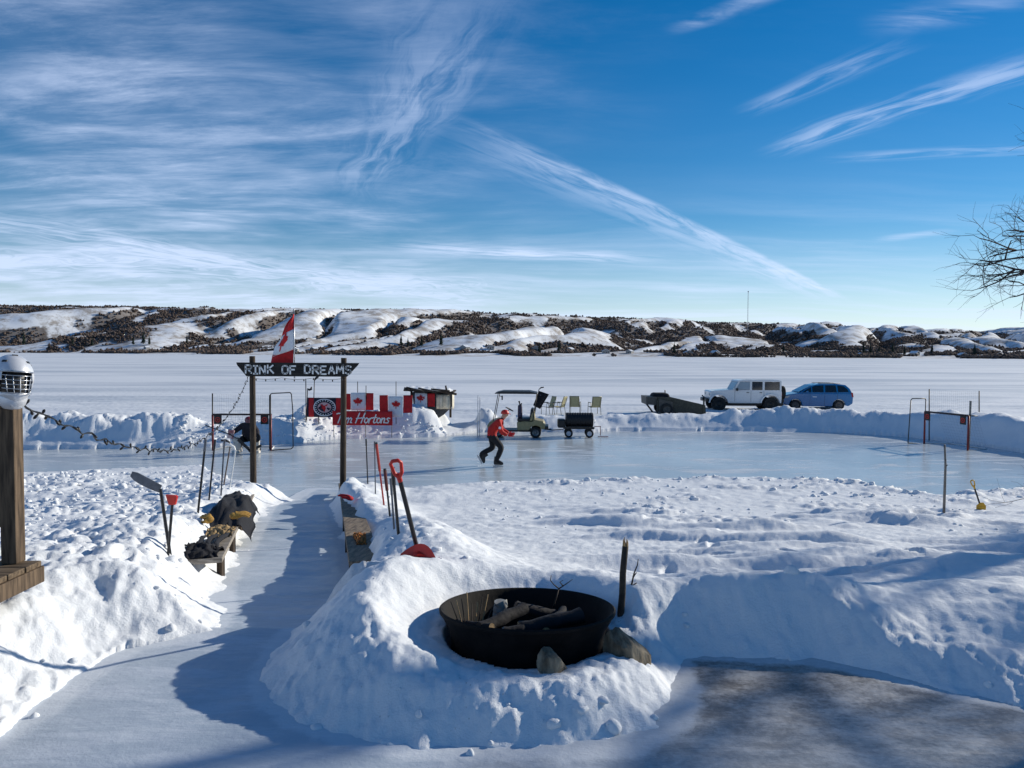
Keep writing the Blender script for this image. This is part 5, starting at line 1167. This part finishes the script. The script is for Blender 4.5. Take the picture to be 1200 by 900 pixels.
MB().prism([(tx(768),tz(466.5)),(tx(785),tz(470)),(tx(785),tz(482.5)),(tx(769),tz(482))], -.93, -.885).obj('fender_panel', OLV2, tr_)
for px_ in (767, 785.5, 820): MB().box((tx(px_), -.90, (tz(468)+tz(483))/2), (.08, .06, tz(468)-tz(483))).obj('stake_post', OLV, tr_)
for s_ in (-.78, .78): wheel(tr_, (tx(777), s_*1.25, .32), .32, .2, OLV2)
MB().tube([(tx(756),-.5,tz(473)),(tx(766),-.5,tz(486)),(tx(770),-.5,tz(486))], .05, 6).obj('jack', DARKSTEEL, tr_, True)
tpb = thing('tarp_bundle', 'black tarpaulin bundle resting on top of the trailer', 'tarpaulin', (tq.x+tx(773), TY, .04+tz(465)-.12))
b = MB(); b.box((0,0,.16),(1.0,1.2,.36),None,.85,.13).obj('bundle', BLACKCLOTH, tpb, True); MB().tube([(.23,-.3,.3),(.23,-.3,.5)], [.03,.035], 6).obj('knob', BLACK, tpb, True)
# ================================================================== white off-roader
def arcpts(cx, cz, r, a0, a1, n): return [(cx+r*math.cos(a), cz+r*math.sin(a)) for a in np.linspace(a0, a1, n)]
JY = 45.0
jq = atd(868, 480, JY); jp = thing('off_roader', 'boxy white four door off-roader with a spare wheel on its back, parked on the lake', 'car', (jq.x, JY, .05), (0,0,R(-2)))
WPAINT = pm('white_car_paint', (.72,.72,.72), .30, var=.05, coat=.4); HW = .80
bodyprism([(-1.95,.62),(-1.97,1.10),(-1.90,1.16),(-.66,1.24),(-.60,1.22),(2.08,1.22),(2.12,1.10),(2.10,.52),(1.98,.52)]+arcpts(1.47,.42,.52,.15,math.pi-.15,9)+[(.90,.46),(-.90,.46)]+arcpts(-1.47,.42,.52,.15,math.pi-.15,9)[0:9], HW, .03, 'body', WPAINT, jp)
GLX = [(-.34,.30),(.42,1.02),(1.14,2.0)]
for s_ in (-1, 1):
    yo = s_*(HW-.03); b = MB()
    for (xa, xb) in ((.30,.42),(1.02,1.14),(2.0,2.10)): b.box(((xa+xb)/2, yo, 1.46), (xb-xa, .05, .50))
    b.add([(x, yo+dy, z) for dy in (-.025,.025) for (x, z) in ((-.64,1.22),(-.52,1.22),(-.26,1.72),(-.36,1.72))], [(0,1,2,3),(7,6,5,4),(0,4,5,1),(1,5,6,2),(2,6,7,3),(3,7,4,0)]); b.obj('pillars', WPAINT, jp)
    MB().add([(x, yo+s_*.010, z) for (x, z) in ((-.50,1.24),(.30,1.24),(.30,1.69),(-.27,1.69))], [(0,1,2,3)]).obj('window', SEEGLASS, jp)
    for (xa, xb) in GLX[1:]: MB().box(((xa+xb)/2, yo, 1.455), (xb-xa, .016, .46)).obj('window', GLASS, jp)
    for xd in (-.56, .36, 1.10):
        MB().box((xd, s_*(HW+.002), .88), (.012, .008, .66)).obj('door_seam', BLACK, jp)
    for xd in (.18, .92): MB().box((xd, s_*(HW+.02), 1.08), (.15, .04, .035), None, 1, .008).obj('door_handle', BLACK, jp)
    MB().box((-.46, s_*(HW+.12), 1.26), (.10, .20, .16), None, 1, .02).obj('mirror', BLACK, jp)
    MB().box((0, s_*(HW+.04), .43), (2.0, .12, .07), None, 1, .02).obj('side_step', BLACK, jp)
    for cx_ in (-1.47, 1.47):
        pts = arcpts(cx_, .42, .53, .12, math.pi-.12, 11); q_ = arcpts(cx_, .42, .60, .12, math.pi-.12, 11)
        MB().prism(q_+pts[::-1], s_*HW, s_*(HW+.12)).obj('fender_flare', WPAINT, jp, False)
    MB().lathe([(.001,0),(.085,.0),(.09,.03)], 14, (-1.985, s_*.55, .98), 'X').obj('headlight', SEEGLASS, jp, True)
    MB().box((2.12, s_*.72, .98), (.04, .10, .20), None, 1, .01).obj('tail_light', pm('red_lens', (.35,.02,.02), .2), jp)
    for cx_ in (-1.47, 1.47): wheel(jp, (cx_, s_*.78, .41), .41, .27, pm('dark_rim', (.03,.03,.03), .4, .6), .55)
bodyprism([(-.40,1.70),(-.34,1.77),(-.05,1.81),(1.95,1.81),(2.10,1.76),(2.12,1.70)], HW-.02, .025, 'hard_top', WPAINT, jp)
MB().add([(-.645,-.70,1.24),(-.645,.70,1.24),(-.36,.66,1.70),(-.36,-.66,1.70)], [(0,1,2,3)]).obj('windscreen', SEEGLASS, jp)
MB().add([(2.105,-.62,1.26),(2.105,.62,1.26),(2.105,.62,1.68),(2.105,-.62,1.68)], [(0,1,2,3)]).obj('rear_window', GLASS, jp)
MB().box((-2.10, 0, .62), (.20, 1.62, .20), None, 1, .03).tube([(-2.2,-.2,.66),(-2.2,.2,.66)], .09, 10).tube([(-2.15,-.35,.7),(-2.34,-.35,.88)], .04, 6).obj('front_bumper', BLACK, jp)
MB().box((2.18, 0, .62), (.16, 1.60, .18), None, 1, .03).obj('rear_bumper', BLACK, jp)
sp_ = wheel(jp, (0,0,0), .40, .26, pm('dark_rim',(0,0,0)), .55, 'spare_wheel'); sp_.location = (2.36, 0, 1.05); sp_.rotation_euler = (0,0,R(90))
MB().box((.6, 0, .40), (3.4, 1.0, .22)).obj('chassis', BLACK, jp)
for k in range(2): MB().box((.10+.75*k, 0, 1.25), (.14, 1.2, .42), None, 1, .04).obj('seat', BLACK, jp)
# ================================================================== blue minivan
VY = 46.0
vq = atd(952, 480, VY); vn = thing('blue_minivan', 'blue minivan parked behind the white off-roader', 'car', (vq.x, VY, .05), (0,0,R(-4)))
BLUE = pm('blue_car_paint', (.006,.15,.36), .28, var=.06, coat=.6); HV = .86
LOW = [(-1.98,.42),(-2.06,.62),(-1.98,.80),(-1.80,.90),(-1.05,1.02),(2.00,1.06),(2.06,.80),(2.04,.42),(1.80,.26)]+arcpts(1.26,.30,.37,.0,math.pi,9)+[(.86,.24),(-.88,.24)]+arcpts(-1.24,.30,.37,.0,math.pi,9)+[(-1.72,.28)]
bodyprism(LOW, HV, .05, 'body', BLUE, vn)
UP = [(-1.06,1.01),(-.62,1.28),(-.22,1.48),(.20,1.56),(1.10,1.57),(1.66,1.50),(1.88,1.30),(2.0,1.05)]
def wv(z): return HV-.015-(max(z, 1.02)-1.02)*.30
ub = MB(); n = len(UP); ub.add([(x, -wv(z), z) for x, z in UP]+[(x, wv(z), z) for x, z in UP], [tuple(range(n)), tuple(range(2*n-1, n-1, -1))]+[(i, n+i, n+(i+1) % n, (i+1) % n) for i in range(n)])
uo = ub.obj('greenhouse', BLUE, vn); md = uo.modifiers.new('bevel', 'BEVEL'); md.width = .03; md.segments = 2
for s_ in (-1, 1):
    for poly in ([(-.86,1.07),(-.50,1.29),(-.34,1.36),(-.34,1.07)], [(-.28,1.07),(-.28,1.38),(-.10,1.45),(.38,1.48),(.36,1.07)], [(.46,1.07),(.48,1.48),(1.08,1.48),(1.12,1.07)], [(1.20,1.08),(1.17,1.48),(1.52,1.44),(1.74,1.26),(1.80,1.10)]):
        MB().add([(x, s_*(wv(z)+.008), z) for x, z in poly], [tuple(range(len(poly)))]).obj('window', GLASS, vn)
    for xd in (-.42, .42, 1.15): MB().box((xd, s_*(HV+.001), .68), (.010, .006, .70)).obj('door_seam', BLACK, vn)
    for xd in (.22, .98): MB().box((xd, s_*(HV+.012), .93), (.16, .03, .03), None, 1, .008).obj('door_handle', BLUE, vn)
    MB().box((-.62, s_*(HV+.10), 1.10), (.12, .18, .12), None, 1, .03).obj('mirror', BLUE, vn)
    MB().prism([(-2.02,.68),(-1.72,.72),(-1.55,.86),(-1.80,.84)], s_*(HV-.20), s_*(HV+.004)).obj('headlight', SEEGLASS, vn)
    MB().prism([(2.075,.80),(2.03,1.06),(1.92,1.06),(1.98,.80)], s_*(HV-.16), s_*(HV+.006)).obj('tail_light', pm('red_lens',(.3,0,0)), vn)
    for cx_ in (-1.24, 1.26): wheel(vn, (cx_, s_*(HV-.10), .31), .31, .20, pm('brown_rim', (.10,.09,.085), .45, .6), .66)
MB().box((-.15, -HV-.004, .80), (.24, .004, .05)).obj('side_badge', WHITE, vn)
MB().add([(-1.02,-.72,1.06),(-1.02,.72,1.06),(-.26,.62,1.475),(-.26,-.62,1.475)], [(0,1,2,3)]).xf(lambda p: p+Vector((-.02,0,.018))).obj('windscreen', SEEGLASS, vn)
MB().tube([(.1,-.55,1.60),(1.4,-.55,1.58)], .016, 6).obj('roof_rail', BLACK, vn, True); MB().tube([(.1,.55,1.60),(1.4,.55,1.58)], .016, 6).obj('roof_rail', BLACK, vn, True)
# ================================================================== thin rods at the gap in the bank
for px_, py0, py1, lb in ((559.5,480,464,'thin metal rod in the bank left of the golf cart, left one'), (561.8,481,466,'thin metal rod in the bank left of the golf cart, right one')):
    q = atd(px_, py0, 30.5); t = thing('metal_rod', lb, 'rod', (q.x, 30.5, gz(q.x, 30.5)-.1)); MB().tube([(0,0,0),(.02,0,atd(px_, py1, 30.5).z-gz(q.x,30.5)+.1)], .012, 6).lathe([(.001,0),(.022,.012),(.001,.024)], 8, (.02,0,atd(px_, py1, 30.5).z-gz(q.x,30.5)+.095)).obj('rod', STEEL, t, True)
# ================================================================== items on the right bench
sb1 = bench_s(420, 588, rA, RM)
rgv = glove('winter_glove', 'red and black glove lying on the snowy right bench', REDCLOTH, on_bench(rA, RM, bench_s(418, 594, rA, RM), 0.02, .12), (.2, .3, 1.0), 1.3)
tag(drape('scarf', pm('orange_scarf', (.45,.16,.03), .85, var=.4), rA, RM, bench_s(436,636, rA, RM)-.12, bench_s(436,628, rA, RM)+.12, .06, .035, 4, hang=0), 'small orange cloth scrap on the right bench', 'cloth')
# ================================================================== bare tree at the right edge
def grow(mb, p, d, r, L, depth, rng, target=None):
    n = 4; pts = [p.copy()]; rs = [r]; q = p.copy(); dd = d.copy()
    for i in range(n):
        dd = (dd+Vector(rng.normal(size=3))*.16+Vector((0,0,.05 if depth > 1 else -.02))).normalized(); q = q+dd*(L/n); pts.append(q.copy()); rs.append(r*(1-.42*(i+1)/n))
    mb.tube(pts, rs, 7 if depth > 3 else (4 if depth > 1 else 3), False)
    if depth == 0: return
    k = 3 if depth > 1 else 4
    for j in range(k):
        f = .35+.65*(j+1)/k; idx = min(n, max(1, int(round(f*n)))); nd = (dd+Vector(rng.normal(size=3))*.62).normalized(); grow(mb, pts[idx], nd, rs[idx]*.66, L*rng.uniform(.60, .82), depth-1, rng)
TX, TYY = 6.7, 5.7; tz0 = gz(6.2, TYY)-.1
tree = thing('bare_tree', 'leafless tree at the right edge reaching fine twigs into the sky', 'tree', (TX, TYY, tz0))
trk = MB(); tps = [Vector((0,0,0)), Vector((.03,0,.8)), Vector((-.04,.03,1.6)), Vector((.0,.05,2.5)), Vector((.08,.05,3.2)), Vector((.12,.05,3.7))]
trk.tube(tps, [.13,.11,.09,.07,.05,.03], 12).obj('trunk', BARK, tree, True)
def limb(tip_px, dep, y, start, r, seed):
    rng = np.random.default_rng(seed); tip = atd(tip_px[0], tip_px[1], y)-Vector((TX, TYY, tz0)); b = MB(); n = 8; pts = []
    for i in range(n+1):
        f = i/n; pts.append(start.lerp(tip, f)+Vector((0,0,.22*math.sin(f*3.1)))+Vector(rng.normal(size=3))*.025)
    rs = [r*(1-.80*i/n) for i in range(n+1)]; b.tube(pts, rs, 6, False)
    for i in range(2, n+1):
        for j in range(3):
            d = (pts[i]-pts[i-1]).normalized(); nd = (d+Vector(rng.normal(size=3))*.5+Vector((0,0,.12))).normalized(); grow(b, pts[i], nd, max(rs[i]*.62, .006), rng.uniform(.16,.30), dep, rng)
    b.obj('limb', TWIG, tree, True)
for px_, py_, yl, zs, rr, sd in ((1160,302,5.5,2.0,.030,1),(1172,322,5.3,1.8,.026,2),(1192,282,5.8,2.2,.026,3),(1168,290,5.6,2.1,.022,12),(1186,308,5.4,2.0,.022,13),(1192,338,5.5,1.7,.020,14),(1206,262,5.7,2.4,.022,15),(1222,160,5.6,2.9,.026,4),(1260,140,6.1,3.0,.026,6)):
    limb((px_+24, py_+4), 2, yl, Vector((0,.04,zs)), rr, sd)
for k, (tx_, ty_, sc_, rz_, lb_) in enumerate(((12.6, 10.9, 1.9, 2.2, 'nearest of the leafless shore trees beyond the right edge, known by its long shadow'), (15.2, 12.6, 2.1, 4.0, 'middle one of the leafless shore trees beyond the right edge, known by its long shadow'), (18.4, 14.6, 2.3, .9, 'farthest of the leafless shore trees beyond the right edge, known by its long shadow'))):
    o = dup(tree, (tx_, ty_, .6), (0, 0, rz_), lb_); o.scale = (sc_,)*3; o['group'] = 'leafless trees beyond the right edge'
shb = thing('bare_shrub', 'low leafless shrub twigs poking in at the right edge before the snow bank', 'shrub', (8.15, 11.4, gz(8.15, 11.4)-.05))
rng = np.random.default_rng(5)
for k in range(7):
    b = MB(); d = Vector((-.55+.12*k, rng.normal()*.3, 1)).normalized(); grow(b, Vector((.05*k-.15,0,0)), d, .013, .62, 2, rng); b.obj('stem', TWIG, shb, True)
ORD = ['first','second','third','fourth','fifth','sixth','seventh','eighth','ninth','tenth','eleventh','twelfth','thirteenth','fourteenth','fifteenth','sixteenth','seventeenth','eighteenth','nineteenth','twentieth','twenty-first','twenty-second']
# ================================================================== far shore: mast, spruces, cabins
def hz_(x, y): return float(hill(np.array([float(x)]), np.array([float(y)]))[0][0])
def shore_hit(px, py):
    d = ray(px, py); ys = np.linspace(600, 2600, 6000); tt = ys/d.y; zz = hill(d.x*tt, ys)[0]; m = H+d.z*tt <= zz; i = int(np.argmax(m)) if m.any() else 1500; return Vector((d.x*tt[i], ys[i], float(zz[i])))
mq = shore_hit(876, 388); mast = thing('radio_mast', 'tall thin lattice radio mast on the far ridge', 'mast', mq); mh = atd(876, 342, mq.y).z-mq.z
b = MB()
for k in range(3): a = k*2.094; b.tube([(math.cos(a)*.9, math.sin(a)*.9, -2), (math.cos(a)*.55, math.sin(a)*.55, mh)], .16, 4)
b.obj('lattice', pm('mast_grey', (.30,.30,.33), .6), mast)
for k in range(14): MB().tube([(math.cos(a_)*.8, math.sin(a_)*.8, (k+.5)*mh/14) for a_ in np.linspace(0, 6.283, 4)], .12, 4).obj('brace', pm('mast_grey',(.3,.3,.3)), mast)
MB().box((0,0,mh+.5), (1.8,1.8,2.2)).obj('beacon', pm('mast_grey',(.3,.3,.3)), mast)
SPR = pm('spruce_needles', (.022,.032,.026), .95, var=.5, scale=.6, spec=.05)
spr = thing('spruce_tree', 'x', 'tree', (0,0,0), (0,0,0), 'spruces on the far shore')
MB().tube([(0,0,-1),(0,0,6)], [.35,.1], 6).obj('trunk', BARK, spr)
b = MB(); g = np.random.default_rng(2)
for k in range(9):
    z = 1.0+k*1.15; r = 2.3*(1-k/9.6); m_ = 11; ring_ = [(math.cos(2*math.pi*i/m_)*r*g.uniform(.6,1.25), math.sin(2*math.pi*i/m_)*r*g.uniform(.6,1.25), z+g.uniform(-.4,.3)) for i in range(m_)]; b.add(ring_+[(0,0,z+2.3)], [(i, (i+1) % m_, m_) for i in range(m_)])
b.obj('crown', SPR, spr)
SP = [(470,405,1.1,'tallest'),(478,406,.9,''),(494,406,1.0,''),(517,405,1.2,''),(156,404,1.0,''),(168,403,1.25,''),(175,404,.95,''),(28,404,1.3,''),(85,405,1.0,''),(219,404,1.0,''),(108,405,.9,''),(632,414,.9,''),(655,413,1.1,''),(790,416,1.0,''),(918,413,.9,''),(1012,415,1.2,''),(1020,414,1.0,''),(1030,415,.9,''),(1046,415,1.1,''),(1060,416,.9,''),(1092,416,1.0,''),(1142,417,1.0,'')]
for i, (px_, py_, sc_, _) in enumerate(sorted(SP)):
    p = shore_hit(px_, py_); o = spr if i == 0 else dup(spr, p); o.location = p; o.scale = (sc_, sc_, sc_*1.05); o.rotation_euler = (0,0,i*1.3); o['label'] = ORD[i]+' from the left of the small dark spruces along the far shore'
cab = thing('lakeside_cabin', 'x', 'cabin', (0,0,0), (0,0,0), 'cabins along the far shore')
MB().box((0,0,1.2),(9,6.5,3.4)).obj('wall', pm('cabin_wall', (.30,.27,.24), .8, var=.4, scale=.02, col2=(.6,.58,.55)), cab)
MB().prism([(-5,2.9),(0,5.2),(5,2.9),(5,2.7),(0,4.9),(-5,2.7)], -3.7, 3.7).obj('roof', pm('snowy_roof', (.74,.76,.8), .7, var=.05), cab)
MB().prism([(-4.4,2.9),(0,4.85),(4.4,2.9)], -3.2, 3.2).obj('gable', pm('cabin_wall',(0,0,0)), cab)
for x in (-2.6, 2.6): MB().box((x,-3.28,1.5),(1.6,.08,1.4)).obj('window', GLASS, cab)
MB().box((0,-3.28,.9),(1.0,.08,2.1)).obj('door', pm('cabin_door', (.12,.05,.04), .6), cab)
CB = [(172,409),(345,412),(368,411),(402,412),(545,410),(575,409),(598,411),(628,411),(668,412),(710,414),(738,414),(806,417),(838,416),(1008,418),(1072,417),(1128,419),(1172,418)]
for i, (px_, py_) in enumerate(CB):
    p = shore_hit(px_, py_); o = cab if i == 0 else dup(cab, p); o.location = p; o.rotation_euler = (0,0,(i*.7) % 1.4-.7); s_ = .7+.35*((i*37) % 10)/10; o.scale = (s_, s_, s_); o['label'] = ORD[i]+' from the left of the small snow roofed cabins on the far shore'
